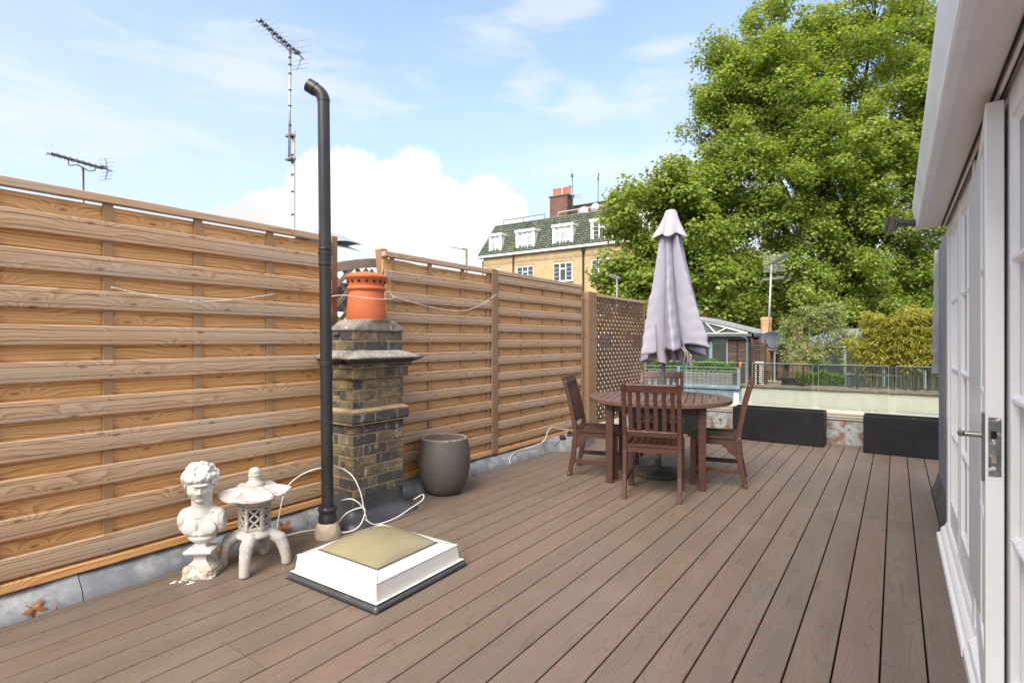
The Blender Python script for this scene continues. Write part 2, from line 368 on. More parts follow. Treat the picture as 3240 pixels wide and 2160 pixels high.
def greentile():
    m, t, b = newmat('green_glazed_pantile'); i = t.island()
    col = t.ramp(i, [(0,(.065,.085,.06)), (.5,(.08,.105,.07)), (.85,(.11,.135,.09)), (1,(.14,.15,.11))])
    col = t.mix(t.mr(t.noise(t.objco(), 1.7, 4), .45, .7, 0, .5), col, (.05,.07,.05))
    t.put(b.inputs['Base Color'], col); b.inputs['Roughness'].default_value = .45; return m
M['greentile'] = greentile()

def leafmat(name, cols, trans=.5, rough=.5):
    m = bpy.data.materials.new(name); m.use_nodes = True; nt = m.node_tree; t = NT(nt)
    for n in list(nt.nodes): nt.nodes.remove(n)
    out = t.n('ShaderNodeOutputMaterial'); i = t.island()
    k = len(cols); col = t.ramp(i, [(j/(k-1), c) for j, c in enumerate(cols)])
    patch = t.noise(t.objco(), .35, 3)
    col = t.mix(t.mr(patch, .4, .65, 0, .35), col, cols[-1])
    d = t.n('ShaderNodeBsdfPrincipled'); t.put(d.inputs['Base Color'], col); d.inputs['Roughness'].default_value = rough; d.inputs['Specular IOR Level'].default_value = .35
    tl = t.n('ShaderNodeBsdfTranslucent'); t.put(tl.inputs[0], t.mix(1.0, col, (1.25,1.2,.55), 'MULTIPLY'))
    mx = t.n('ShaderNodeMixShader'); mx.inputs[0].default_value = trans
    nt.links.new(d.outputs[0], mx.inputs[1]); nt.links.new(tl.outputs[0], mx.inputs[2]); nt.links.new(mx.outputs[0], out.inputs[0])
    return m
M['leaf_plane'] = leafmat('plane_tree_leaf', [(.09,.17,.035), (.17,.27,.045), (.28,.37,.065), (.44,.49,.13)])
M['leaf_olive'] = leafmat('grey_green_leaf', [(.19,.24,.08), (.29,.35,.12), (.40,.45,.19)], .35)
M['leaf_bamboo'] = leafmat('bamboo_leaf', [(.20,.235,.03), (.33,.32,.04), (.50,.43,.08), (.17,.22,.035)], .4)
M['leaf_box'] = leafmat('box_leaf', [(.05,.11,.015), (.09,.18,.025), (.16,.26,.05)], .35)

# ------------------------------------------------------------------ world: physical sky with procedural cloud cover, and the sun
SUN_EL, SUN_AZ = 46.0, 173.0      # azimuth clockwise from +Y
EXPOSURE = 1.47
def make_world():
    w = bpy.data.worlds.new('World'); scene.world = w; w.use_nodes = True; nt = w.node_tree; t = NT(nt)
    bg = nt.nodes['Background']
    sky = t.n('ShaderNodeTexSky', sky_type='NISHITA'); sky.sun_disc = False; sky.sun_elevation = R(SUN_EL); sky.sun_rotation = R(SUN_AZ)
    sky.air_density = 1.0; sky.dust_density = 1.2; sky.ozone_density = 1.5; sky.altitude = 50
    d = t.n('ShaderNodeTexCoord').outputs['Generated']; o = t.sep(d)
    az = t.math('MULTIPLY', t.math('ARCTAN2', o[0], o[1]), 57.2958); el = t.math('MULTIPLY', t.math('ARCSINE', o[2]), 57.2958)
    hz = t.mr(el, 2.0, 42.0, 1.0, 0.0, True)
    # thin high cloud veil
    pl = t.comb(t.math('DIVIDE', o[0], t.math('MAXIMUM', t.math('ADD', o[2], .12), .05)), t.math('DIVIDE', o[1], t.math('MAXIMUM', t.math('ADD', o[2], .12), .05)), 0.0)
    veil = t.noise(t.scale(pl, (1.0, 1.4, 1)), .8, 7, .58, .6)
    veil = t.mr(veil, .45, .80, 0.0, .42)
    def blob(a0, e0, ra, re, k=1.0):
        x = t.math('DIVIDE', t.math('SUBTRACT', az, a0), ra); y = t.math('DIVIDE', t.math('SUBTRACT', el, e0), re)
        r = t.math('SQRT', t.math('ADD', t.math('MULTIPLY', x, x), t.math('MULTIPLY', y, y)))
        return t.math('MULTIPLY', t.math('SUBTRACT', 1.0, r), k)
    def mx(*a):
        r = a[0]
        for b in a[1:]: r = t.math('MAXIMUM', r, b)
        return r
    n3 = t.noise(d, 14.0, 7, .58); n3b = t.noise(d, 5.5, 3, .5)
    rag = t.math('ADD', t.math('MULTIPLY', t.math('SUBTRACT', n3, .5), 1.45), t.math('MULTIPLY', t.math('SUBTRACT', n3b, .5), .9))
    cum = mx(blob(-53.0,10.5,7.6,8.9), blob(-45.9,10.5,6.6,8.6), blob(-59,9.3,6.5,5.8), blob(-38.5,10.5,5.6,6.0), blob(-50,5,22,9))
    cum = t.math('ADD', cum, t.math('MULTIPLY', rag, .55))
    cumm = t.mr(cum, .0, .14, 0, 1, True)
    low = mx(blob(-12,5,22,11), blob(-78,4,16,6), blob(15,6,30,12), blob(60,8,60,14), blob(150,8,60,16), blob(-140,8,60,16))
    low = t.mr(t.math('ADD', low, t.math('MULTIPLY', rag, .8)), -.1, .6, 0, .7, True)
    ws = mx(blob(-27.5,23.2,5.5,2.3), blob(-21.5,23.7,4.0,2.6), blob(-33.5,24.6,4.2,2.4), blob(-38,29,5,2.2), blob(-31,31.5,7,2.6), blob(-20,27.2,5,1.2), blob(-27,17.5,12,2.2), blob(-60,24,16,4), blob(-76,17,14,4))
    n5 = t.noise(t.comb(t.math('MULTIPLY', az, .11), t.math('MULTIPLY', el, .42), 2.0), 1.0, 6, .6, .4)
    ws = t.mr(t.math('ADD', ws, t.math('MULTIPLY', t.math('SUBTRACT', n5, .5), 3.0)), -.1, 1.0, 0, .5, True)
    over = t.mr(el, 33.0, 52.0, 0.0, .82, True); back = t.math('MULTIPLY', t.mr(t.math('ABSOLUTE', t.math('ADD', az, 35.0)), 58.0, 95.0, 0, .75, True), t.mr(el, -2.0, 6.0))  # bright cloud added out of view, overhead and behind, to whiten the light
    skyc = t.mix(1.0, sky.outputs[0], (.90,.89,1.08), 'MULTIPLY')
    skyc = t.mix(t.math('MULTIPLY', hz, .74), skyc, (CL*.72, CL*.82, CL*1.02))
    c = t.mix(veil, skyc, (CL*.84, CL*.90, CL*1.0))
    c = t.mix(ws, c, (CL*.96, CL*.98, CL*.99))
    c = t.mix(low, c, (CL*.93, CL*.95, CL*.98))
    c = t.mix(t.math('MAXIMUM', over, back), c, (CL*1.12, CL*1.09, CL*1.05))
    sh = t.mr(t.math('ADD', n3b, t.math('MULTIPLY', el, .012)), .45, .80, .0, 1.0)
    c = t.mix(cumm, c, t.mix(sh, (CL*.90, CL*.91, CL*.93), (CL*1.12, CL*1.12, CL*1.10)))
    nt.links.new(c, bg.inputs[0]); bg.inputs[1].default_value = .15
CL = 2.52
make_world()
sd = bpy.data.lights.new('sun', 'SUN'); sd.energy = 2.5; sd.angle = R(42); sd.color = (1.0,.92,.80)
so = bpy.data.objects.new('sun', sd); C.objects.link(so)
dv = Vector((math.sin(R(SUN_AZ))*math.cos(R(SUN_EL)), math.cos(R(SUN_AZ))*math.cos(R(SUN_EL)), math.sin(R(SUN_EL))))
so.rotation_euler = dv.to_track_quat('Z', 'Y').to_euler()
cy = scene.cycles; cy.max_bounces = 7; cy.diffuse_bounces = 4; cy.glossy_bounces = 3; cy.transmission_bounces = 4; cy.transparent_max_bounces = 12; cy.caustics_reflective = False; cy.caustics_refractive = False
scene.view_settings.view_transform = 'Standard'; scene.view_settings.look = 'None'; scene.view_settings.exposure = EXPOSURE; scene.view_settings.gamma = 1
# ================================================================== terrace floor
XL, XR, YE = -3.315, .245, 7.955
def build_deck():
    mb = MB(); W, G, TH = .1460, .0070, .024
    k0 = math.floor((XL + .051)/.153); x = -.051 + .153*k0
    def board(x0, x1, y0, y1):
        e = .0025
        mb.prism([(x0,-TH),(x1,-TH),(x1,-e),(x1-e,0),(x0+e,0),(x0,-e)], 'y', y0, y1)
    while x < .40:
        x0 = max(x + G/2, XL); x1 = min(x + G/2 + W, .40)
        if x1 - x0 > .02:
            xc = (x0+x1)/2
            ym = 4.80 if xc > -.7 else (4.62 if -1.95 < xc < -1.55 else (2.33 if xc < -2.95 else random.choice([1.2, 2.9, 3.7, 5.6, 6.4, 3.3])))
            if -1.55 < xc < -.7 : ym = random.choice([3.35, 5.9, 6.6])
            if x0 > .24:      # only beyond the white wall's corner does the deck run this far right
                board(x0, x1, 4.62, YE)
            else:
                if x1 > .24: board(x0, .24, -1.6, 4.80); board(x0, x1, 4.803, YE)
                else: board(x0, x1, -1.6, ym - .0015); board(x0, x1, ym + .0015, YE)
        x += .153
    o = mb.build('deck', M['deck']); tag(o, 'brown composite deck boards running away down the terrace', kind='structure')
    b = MB().box(XL-.12, .6, -1.6, YE+.4, -.14, -.09).build('roof_slab', M['black']); tag(b, kind='structure')
build_deck()

# flashing: dressed lead roll between deck edge and fence
def lead_run(y0, y1, name, label, bulge=.0, mat='lead'):
    mb = MB(); n = max(2, int((y1-y0)/.08))
    prof = [(-3.318,-.04),(-3.326,.0),(-3.338,.035+bulge),(-3.358,.06+bulge),(-3.385,.078+bulge*.7),(-3.408,.098),(-3.436,.112),(-3.47,.12),(-3.47,-.04)]
    random.seed(int(y0*10)); ph = random.random()*6
    vs = []; 
    for i in range(n+1):
        y = y0 + (y1-y0)*i/n
        for j, (x, z) in enumerate(prof):
            w = (.004*math.sin(y*7+j+ph) + .003*math.sin(y*17+j*2)) if 1 < j < 7 else 0
            e = .006 if (i == n and 1 < j < 7) else 0
            vs.append((x + w*.5, y, z + w + e))
    m = len(prof); fs = [(i*m+j, (i+1)*m+j, (i+1)*m+(j+1)%m, i*m+(j+1)%m) for i in range(n) for j in range(m)]
    fs += [tuple(range(m)), tuple(range(n*m, (n+1)*m))]
    mb.add(vs, fs)
    return tag(mb.build(name, M[mat], smooth=50), label, 'lead flashing', 'lead flashing lengths along the fence foot')
lead_run(-1.6, .985, 'lead_flashing', 'longest length of mottled lead flashing, in the lower left corner under the dry leaves')
lead_run(.99, 2.26, 'lead_flashing', 'length of mottled lead flashing behind the bust and the stone lantern')
lead_run(2.265, 2.44, 'lead_flashing', 'short piece of lead flashing behind the black vent pipe')
lead_run(3.02, 4.86, 'lead_flashing', 'length of lead flashing running past the round grey pot', .012)
lead_run(4.865, 5.36, 'lead_flashing', 'short raised piece of lead flashing where the white wire climbs', .022)

# ================================================================== fence panels
FX = -3.42
def slat_prof(xc, zt, h, th=.012, sgn=1):
    """board section in the x-z plane: rounded lips and two shallow grooves on the side facing the terrace"""
    xf = xc + th; d = .0045
    pts = [(xc, zt-h), (xf-.006, zt-h), (xf-.001, zt-h+.005), (xf, zt-h*.80), (xf-d, zt-h*.775), (xf, zt-h*.75),
           (xf+.001, zt-h*.5), (xf, zt-h*.27), (xf-d, zt-h*.245), (xf, zt-h*.22), (xf-.001, zt-.005), (xf-.006, zt), (xc, zt)]
    return pts
def fence_panel(label, y0, y1, ztop, zbot, front_tops, hf, battens, bw, fm, bm_, loc_gap=.014, rail_h=.043):
    t = thing('slatted_fence', label, 'fence panel', (FX, (y0+y1)/2, zbot), 0, 'horizontal slat fence panels along the left side')
    off = Vector((-FX, -(y0+y1)/2, -zbot)); T = Matrix.Translation(off)
    m = MB().box(FX-.022, FX+.026, y0, y1, ztop-rail_h, ztop, T); m.build('top_rail', M['slat_front'] if fm == 'slat_front' else M['slat_front_far'], t, bevel=.003)
    m = MB().box(FX-.022, FX+.024, y0, y1, zbot, zbot+.042, T); m.build('bottom_rail', M[bm_], t, bevel=.003)
    tops = front_tops
    for zt in tops:
        j = random.uniform(-.003,.003); a = MB(); a.prism(slat_prof(FX+.012, zt+j, hf), 'y', y0+.004, y1-.004, T)
        for yb in battens:
            for dz in (.2, .78): a.lathe([(.0034,0),(.003,.0013)], 7, T @ TR((FX+.0243, yb+random.uniform(-.006,.006), zt-hf*dz), (0, R(90), 0)), 1)
        a.build('front_slat', [M[fm], M['steel']], t)
    pitch = tops[0]-tops[1]
    allb = [zt + (pitch-hf) + .012 for zt in tops] + [tops[-1]-hf+.012]
    for k, zt in enumerate(allb):
        h = pitch-hf+.030
        if k == 0: zt = min(zt, ztop-rail_h-loc_gap)
        zt += random.uniform(-.003,.003)
        if zt - h < zbot+.03: h = zt-(zbot+.043)
        if h < .02: continue
        a = MB(); a.prism(slat_prof(FX-.020, zt, h), 'y', y0+.004, y1-.004, T); a.build('back_slat', M[bm_], t)
    for yb in battens:
        MB().box(FX-.0075, FX+.0118, yb-bw/2, yb+bw/2, zbot+.043, ztop-rail_h-.001, T).build('batten', M['batten'], t, bevel=.002)
    return t
tops1 = [1.928-.1835*n for n in range(10)]
p = fence_panel('largest and nearest fence panel at the left, honey coloured with ten pale front slats', -1.35, 2.515, 2.068, .118, tops1, .101,
            [-.715, -.257, .2, .66, 1.12, 1.576, 2.034, 2.47], .046, 'slat_front', 'slat_back', .012)
tops2 = [1.874-.1705*n for n in range(10)]
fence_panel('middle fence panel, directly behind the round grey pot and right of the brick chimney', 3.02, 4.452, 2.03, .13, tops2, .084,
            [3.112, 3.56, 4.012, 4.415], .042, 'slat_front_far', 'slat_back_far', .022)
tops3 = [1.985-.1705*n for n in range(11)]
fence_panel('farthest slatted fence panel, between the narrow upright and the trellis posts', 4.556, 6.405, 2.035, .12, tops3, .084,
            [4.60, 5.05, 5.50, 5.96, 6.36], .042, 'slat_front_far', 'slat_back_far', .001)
def post(label, x0,x1,y0,y1,z0,z1, mat='post', name='fence_post', grp=None):
    a = MB().box(x0,x1,y0,y1,z0,z1); return tag(a.build(name, M[mat], bevel=.004), label, 'fence post', grp)
post('narrow upright between the middle and farthest slatted panels', FX-.02, FX+.03, 4.456, 4.552, .125, 2.04)
post('thin pale edge post behind the vent pipe at the end of the nearest panel', FX-.07, FX-.028, 2.53, 2.60, .1, 2.085)
post('upright closing the far end of the farthest slatted panel', FX-.02, FX+.025, 6.409, 6.455, .10, 2.04)
post('thick twin post holding the near end of the diamond trellis', FX-.06, FX+.03, 6.60, 6.845, .05, 1.965, 'post')
# leaning, cracked post behind the chimney pot
a = MB(); a.bar((-3.54,3.215,1.0),(-3.54,3.105,2.07), .075, .075, up=(1,0,0)); tag(a.build('fence_post', M['batten'], bevel=.006, seg=2), 'cracked post leaning behind the terracotta chimney pot', 'fence post')
# gap beside the farthest panel: grey turned post, planks, scrap of lattice
t = thing('ball_finial_post', 'grey weathered post with a ball finial beside the farthest slatted panel', 'post', (-3.52, 6.53, 0))
MB().box(-.04,.04,-.04,.04,.05,1.86).build('post', M['oldwood'], t, bevel=.008)
MB().lathe([(.05,1.86),(.062,1.875),(.062,1.895),(.03,1.905),(.024,1.92),(.04,1.93),(.055,1.955),(.058,1.98),(.05,2.01),(.03,2.028),(0,2.033)], 20).build('finial', M['oldwood'], t, smooth=60)
a = MB(); [a.box(-3.60, -3.585, 6.46+.105*k, 6.56+.105*k, .05, 1.20) for k in range(2)]
tag(a.build('plank_screen', M['post'], bevel=.002), 'low boards filling the gap left of the thick twin post', 'plank screen')
a = MB()
for s in (-1, 1):
    for k in range(-3, 12):
        z = 1.22 + k*.09
        y0, y1 = 6.46, 6.66; z0, z1 = z, z + s*.42
        lo, hi = 1.22, 1.92
        def clip(y0,z0,y1,z1):
            if max(z0,z1) < lo or min(z0,z1) > hi: return None
            f = lambda zz: y0 + (zz-z0)/(z1-z0)*(y1-y0)
            pts = [(y0,z0),(y1,z1)]
            out = []
            for (y,zz) in pts:
                if zz < lo: out.append((f(lo), lo))
                elif zz > hi: out.append((f(hi), hi))
                else: out.append((y,zz))
            return out
        c_ = clip(y0,z0,y1,z1)
        if c_ and abs(c_[0][1]-c_[1][1]) > .02: a.bar((-3.60+.006*s, c_[0][0], c_[0][1]), (-3.60+.006*s, c_[1][0], c_[1][1]), .016, .009, up=(1,0,0))
tag(a.build('lattice_scrap', M['oldwood']), 'narrow strip of grey lattice above the low boards beside the finial post', 'lattice')

# diamond trellis
def trellis(y0, y1, z0, z1, step, w, th, x, name, label, mat, frame=.035):
    t = thing(name, label, 'trellis', (x, (y0+y1)/2, z0)); T = Matrix.Translation((-x, -(y0+y1)/2, -z0))
    a = MB(); H = z1-z0; Wd = y1-y0; sl = .95   # rise per run of the laths
    for s, dx in ((1, .0),(-1, -th-.001)):
        lo = -H/sl; c = y0 + lo
        while c < y1 - lo:
            # line y = c + s*(z-zref)/sl
            pts = []
            for zz in (z0, z1):
                yy = c + (zz-z0)/sl if s == 1 else c - (zz-z0)/sl + 0
                pts.append([yy, zz])
            (ya,za),(yb,zb) = pts
            def cut(ya,za,yb,zb):
                if ya > yb: ya,za,yb,zb = yb,zb,ya,za
                if yb <= y0 or ya >= y1: return None
                if ya < y0: za += (y0-ya)*(zb-za)/(yb-ya); ya = y0
                if yb > y1: zb -= (yb-y1)*(zb-za)/(yb-ya) if yb-ya else 0; yb = y1
                return (ya,za,yb,zb)
            q = cut(ya,za,yb,zb)
            if q and math.hypot(q[2]-q[0], q[3]-q[1]) > .03: a.bar((x+dx, q[0], q[1]), (x+dx, q[2], q[3]), w, th, up=(1,0,0))
            c += step
    a2 = MB(); a2.v = [tuple(T @ Vector(p)) for p in a.v]; a2.f = a.f; a2.m = a.m
    a2.build('laths', M[mat], t)
    f = MB(); f.box(x-.025,x+.014,y0,y1,z1-.004,z1+frame,T); f.build('top_rail', M['slat_front_far'], t, bevel=.003)
    f = MB(); f.box(x-.025,x+.014,y0,y1,z0-frame,z0+.004,T); f.build('bottom_rail', M['post'], t, bevel=.003)
    f = MB(); f.box(x-.024,x+.013,y1,y1+.035,z0,z1+frame,T); f.build('end_rail', M['post'], t, bevel=.003)
    return t
trellis(6.85, 8.62, .18, 1.915, .125, .043, .012, FX+.005, 'diamond_trellis', 'brown diamond trellis panel left of the parasol', 'trellis')
# backing seen through the trellis: pale reed-like wall of the next terrace
a = MB().box(-9.5, -3.9, 9.9, 9.98, -.9, 1.15); tag(a.build('neighbour_screen_wall', M['cream']), 'pale rendered wall glimpsed through the diamond trellis', 'wall')

# arched lattice panel behind the chimney pot
t = thing('arched_lattice', 'grey arched lattice panel behind the terracotta chimney pot', 'lattice', (-3.66, 2.95, 1.3))
T = Matrix.Translation((3.66, -2.95, -1.3)); a = MB(); pts = []
for i in range(17):
    u = i/16; y = 2.55 + 1.3*u; z = 1.72 + .26*math.sin(math.pi*min(1, (u*.62+.10)))**.8
    pts.append((-3.66, y, z))
for p, q in zip(pts[:-1], pts[1:]): a.bar(T @ Vector(p), T @ Vector(q), .04, .075, up=(0,0,1))
a.build('arch_rail', M['oldwood'], t)
a = MB()
for k in range(-7, 10):
    y = 2.60 + k*.15
    for s in (1,-1):
        ya, za, yb, zb = y, 1.28, y + s*.6, 1.90
        if s == -1: ya += .5; yb += .5
        f = [max(0,(2.60-ya)/(yb-ya)) if s == 1 else 0, 1]
        P0 = [ya, za]; P1 = [yb, zb]
        def top(yy): u = (yy-2.55)/1.3; u = min(max(u,0),1); return 1.72 + .26*math.sin(math.pi*min(1,(u*.62+.10)))**.8 - .02
        n = 24; seg = [(ya+(yb-ya)*i/n, za+(zb-za)*i/n) for i in range(n+1)]
        seg = [q for q in seg if 2.58 <= q[0] <= 3.85 and q[1] <= top(q[0])]
        if len(seg) > 2: a.bar(T @ Vector((-3.66+.008*s, *seg[0])), T @ Vector((-3.66+.008*s, *seg[-1])), .034, .012, up=(1,0,0))
a.build('laths', M['oldwood'], t)
a = MB().box(-3.66-3.66*0-.02, -3.62, 2.56, 3.86, 1.24, 1.30, Matrix.Translation((3.66,-2.95,-1.3))); a.build('bottom_rail', M['oldwood'], t)

# neighbour's white parasol behind the fence
t = thing('white_garden_parasol', 'large white square parasol with a grey vent cap behind the fence near the pipe', 'parasol', (-5.6, 3.95, -.5))
a = MB(); A = 1.75; ap = 3.06
for i in range(4):
    p0 = [(-A,-A),(A,-A),(A,A),(-A,A)][i]; p1 = [(-A,-A),(A,-A),(A,A),(-A,A)][(i+1)%4]
    def fn(u, v, p0=p0, p1=p1):
        x = (p0[0]*(1-u)+p1[0]*u)*v; y = (p0[1]*(1-u)+p1[1]*u)*v
        return (x, y, ap - .80*v**.93 + .05*math.sin(math.pi*u)*v - .06*v*(1-v))
    a.grid(8, 8, fn)
a.build('canopy', surf('white_canopy', (.42,.47,.46), (.36,.41,.40), 3, .8), t, smooth=30)
a = MB()
for i in range(4):
    p0 = [(-1,-1),(1,-1),(1,1),(-1,1)][i]; p1 = [(-1,-1),(1,-1),(1,1),(-1,1)][(i+1)%4]
    a.grid(6, 4, lambda u, v, p0=p0, p1=p1: ((p0[0]*(1-u)+p1[0]*u)*.36*v, (p0[1]*(1-u)+p1[1]*u)*.36*v, ap+.055 - .17*v**1.5 + .022*abs(math.sin(2*math.pi*u))*v*v))
a.build('vent_cap', surf('grey_vent_cloth', (.36,.38,.42), (.26,.28,.31), 3, .7), t, smooth=40)
MB().tube([(0,0,0),(0,0,ap-.05)], .03, 10).build('pole', M['galv'], t)

# ================================================================== chimney stack
def chimney():
    cx0, cx1, cy0, cy1 = -3.385, -3.12, 2.483, 2.958
    t = thing('chimney_stack', 'short sooty yellow brick chimney stack with an orange clay pot', 'chimney', ((cx0+cx1)/2, (cy0+cy1)/2, 0))
    ox, oy = (cx0+cx1)/2, (cy0+cy1)/2; hx, hy = (cx1-cx0)/2, (cy1-cy0)/2
    br = MB(); core = MB(); random.seed(3)
    def course(z, h, ex, par):
        X, Y = hx+ex, hy+ex; g = .012; T = .09
        core.box(-X+.012, X-.006, -Y+.006, Y-.006, z-.001, z+h)
        # bricks on the +X face (stretchers along y) and on the -Y and +Y faces
        def row(L, par):
            cuts = []; p = -L + (0 if par else -.11)
            seq = [.215, .215, .103] if par else [.103, .215, .215]
            p = -L; out = []; k = 0
            while p < L-.02:
                w = seq[k % 3] + random.uniform(-.006,.006); q = min(p+w, L)
                if L - q < .05: q = L
                out.append((p, q-(g if q < L else 0))); p = q + (0); k += 1
            return out
        for (a, b) in row(Y, par):
            j = random.uniform(-.0025,.0025); br.box(X-T, X+j, a, b, z+g*.5, z+h-g*.5+random.uniform(-.002,.002))
        for s in (-1, 1):
            for (a, b) in row(X, not par):
                if b > X-.02: b = X-.002
                j = random.uniform(-.0025,.0025)
                y0, y1 = (-Y-.001-j, -Y+T) if s == -1 else (Y-T, Y+.001+j)
                br.box(a, b-.003, y0, y1, z+g*.5, z+h-g*.5)
        br.box(-X, -X+.02, -Y+.03, Y-.03, z+g*.5, z+h-g*.5)
    H = .077; z = .165 - H*2; par = 0
    for k in range(9): course(z, H, 0, par); z += H; par ^= 1      # up to the projecting band
    zb = z
    core.box(-hx-.028, hx+.026, -hy-.028, hy+.026, z-.002, z+.012)
    course(z+.006, H, .032, par); z += H+.012; par ^= 1
    wz = z
    for k in range(3): course(z, H, 0, par); z += H; par ^= 1
    z += .004
    course(z, H, .026, par); z += H; par ^= 1
    course(z, .03, .046, par); z += .03
    zc = z
    z = 1.222; nz = z
    for k in range(2): course(z, .0765, -.004, par); z += .0765; par ^= 1
    br.build('brickwork', M['brick'], t, bevel=.0045, seg=2); core.build('mortar_core', M['mortar_yellow'], t)
    # weathered band mortar slope
    a = MB(); X, Y = hx+.03, hy+.03
    a.add([(-X,-Y,wz-.002),(X,-Y,wz-.002),(X,Y,wz-.002),(-X,Y,wz-.002),(-hx,-hy,wz+.022),(hx,-hy,wz+.022),(hx,hy,wz+.022),(-hx,hy,wz+.022)], [(0,1,5,4),(1,2,6,5),(2,3,7,6),(3,0,4,7),(0,3,2,1),(4,5,6,7)])
    a.build('band_weathering', M['mortar_yellow'], t)
    # slate drip course
    a = MB(); X, Y = hx+.10, hy+.10
    a.add([(-hx-.045,-hy-.045,zc),(hx+.045,-hy-.045,zc),(hx+.045,hy+.045,zc),(-hx-.045,hy+.045,zc),(-X,-Y,zc+.03),(X,-Y,zc+.03),(X,Y,zc+.03),(-X,Y,zc+.03),(-X-.012,-Y-.012,zc+.038),(X+.012,-Y-.012,zc+.038),(X+.012,Y+.012,zc+.038),(-X-.012,Y+.012,zc+.038)],
          [(0,3,2,1),(0,1,5,4),(1,2,6,5),(2,3,7,6),(3,0,4,7),(4,5,9,8),(5,6,10,9),(6,7,11,10),(7,4,8,11),(8,9,10,11)])
    a.build('drip_course', M['lead_dark'], t)
    def flaunch(X, Y, z0, z1, xi, yi, name):
        a = MB(); n = 56; vs = []
        for k, (f, zz) in enumerate([(0, z0), (0, z0+.012), (.25, z0+.012+(z1-z0)*.35), (.65, z0+.012+(z1-z0)*.8), (1, z1)]):
            for i in range(n):
                th = 2*math.pi*i/n; c_, s_ = math.cos(th), math.sin(th); q = max(abs(c_), abs(s_))
                px = c_/q; py = s_/q
                X_ = X*(1-f)+xi*f; Y_ = Y*(1-f)+yi*f; r = 1-.25*f
                bx = px*(1-f)+c_*f; by = py*(1-f)+s_*f
                w = random.uniform(-.004,.004)
                vs.append((bx*X_+w, by*Y_+w, zz + (random.uniform(-.004,.004) if k else random.uniform(-.006,.001))))
        fs = [(k*n+i, k*n+(i+1)%n, (k+1)*n+(i+1)%n, (k+1)*n+i) for k in range(4) for i in range(n)] + [tuple(range(n-1,-1,-1)), tuple(range(4*n, 5*n))]
        a.add(vs, fs); a.build(name, M['mortar'], t, smooth='all')
    flaunch(hx+.108, hy+.108, zc+.036, nz+.006, hx-.003, hy-.003, 'mortar_shoulder')
    flaunch(hx+.004, hy+.004, z-.002, z+.078, .166, .172, 'mortar_cap')
    # clay pot with ringed neck, vent holes and domed lid
    P = MB(); zp = z + .058
    prof = [(.150,0),(.152,.018),(.146,.024),(.149,.03),(.143,.10),(.137,.17),(.130,.228),(.129,.232),(.139,.240),(.144,.252),(.139,.264),(.131,.270),(.130,.276),(.136,.292),(.147,.322),(.157,.330),(.158,.342),(.150,.350),(.120,.366),(.07,.376),(0,.380)]
    P.lathe(prof, 48, TR((0,-.012,zp))); pot = P.build('chimney_pot', M['terracotta'], t, smooth=35)
    hb = MB()
    for k in range(16):
        th = 2*math.pi*k/16 + .1; r = .1395
        hb.lathe([(.0095,-.0025),(.0095,.0045)], 12, TR((r*math.cos(th), -.012+r*math.sin(th), zp+.303), (0, R(90)-.42, th)) if False else Matrix.Translation((r*math.cos(th), -.012+r*math.sin(th), zp+.303)) @ Matrix.Rotation(th, 4, 'Z') @ Matrix.Rotation(R(90)+.40, 4, 'Y'))
    hb.build('vent_holes', M['black'], pot)
    # lead apron round the foot
    a = MB(); X, Y = hx+.012, hy+.012
    rings = [(X, Y, .185), (X+.004, Y+.004, .10), (X+.012, Y+.016, .065), (X+.055, Y+.05, .04), (X+.10, Y+.085, .014), (X+.105, Y+.09, -.03)]
    vs = []; n = 40
    for k, (rx, ry, zz) in enumerate(rings):
        for i in range(n):
            th = 2*math.pi*i/n; c_, s_ = math.cos(th), math.sin(th); q = (abs(c_)**8+abs(s_)**8)**(1/8)
            y = s_/q*ry; x = c_/q*rx
            if k > 2 and y < -hy: x += .0
            vs.append((x, y, zz + .004*math.sin(i*1.3+k)))
    a.add(vs, [(k*n+i, k*n+(i+1)%n, (k+1)*n+(i+1)%n, (k+1)*n+i) for k in range(len(rings)-1) for i in range(n)])
    a.build('lead_apron', M['lead_dark'], t, smooth=60)
    for z_ in (.93, 1.352):
        MB().box(-.085, -.02, -hy-.012, -hy-.002, z_-.012, z_+.012).build('metal_tab', M['steel'], t)
chimney()

# ================================================================== vent pipe
t = thing('vent_pipe', 'tall black plastic vent pipe with an elbow top, standing before the brick chimney', 'pipe', (-3.085, 2.245, 0))
LX, LY = -.022, -.016      # slight lean
z0 = .14; top = 2.985
ln = lambda z: (LX*(z-z0)/2.85, LY*(z-z0)/2.85, z)
r = .0385
MB().tube([ln(z0), ln(1.86)], r, 32).build('lower_shaft', M['black_pipe'], t, smooth=40)
MB().tube([ln(1.88), ln(top-.10)], r+.0005, 32).build('upper_shaft', M['black_pipe'], t, smooth=40)
a = MB(); x, y, _ = ln(1.87)
a.lathe([(r,1.795),(r+.005,1.80),(r+.005,1.812),(r+.002,1.815),(r+.003,1.865),(r+.007,1.868),(r+.007,1.885),(r+.001,1.888),(r+.001,1.90),(r+.005,1.905),(r+.004,1.912),(r,1.915)], 32, TR((x,y,0)))
a.build('coupling', M['black_pipe'], t, smooth=40)
a = MB(); x, y, _ = ln(top-.09); pts = []
dx, dy = -.80, -.60
for i in range(9):
    th = R(62)*i/8; rad = .085
    pts.append((x + dx*rad*(1-math.cos(th)), y + dy*rad*(1-math.cos(th)), top-.10 + rad*math.sin(th)))
e = Vector(pts[-1]); dd = (Vector(pts[-1])-Vector(pts[-2])).normalized()
a.tube(pts + [tuple(e+dd*.012)], r+.003, 32); a.tube([tuple(e+dd*.010), tuple(e+dd*.065)], r+.007, 32); a.build('elbow', M['black_pipe'], t, smooth=40)
a = MB(); a.tube([tuple(e+dd*.0655), tuple(e+dd*.067)], r-.001, 32); a.build('pipe_mouth', M['black'], t)
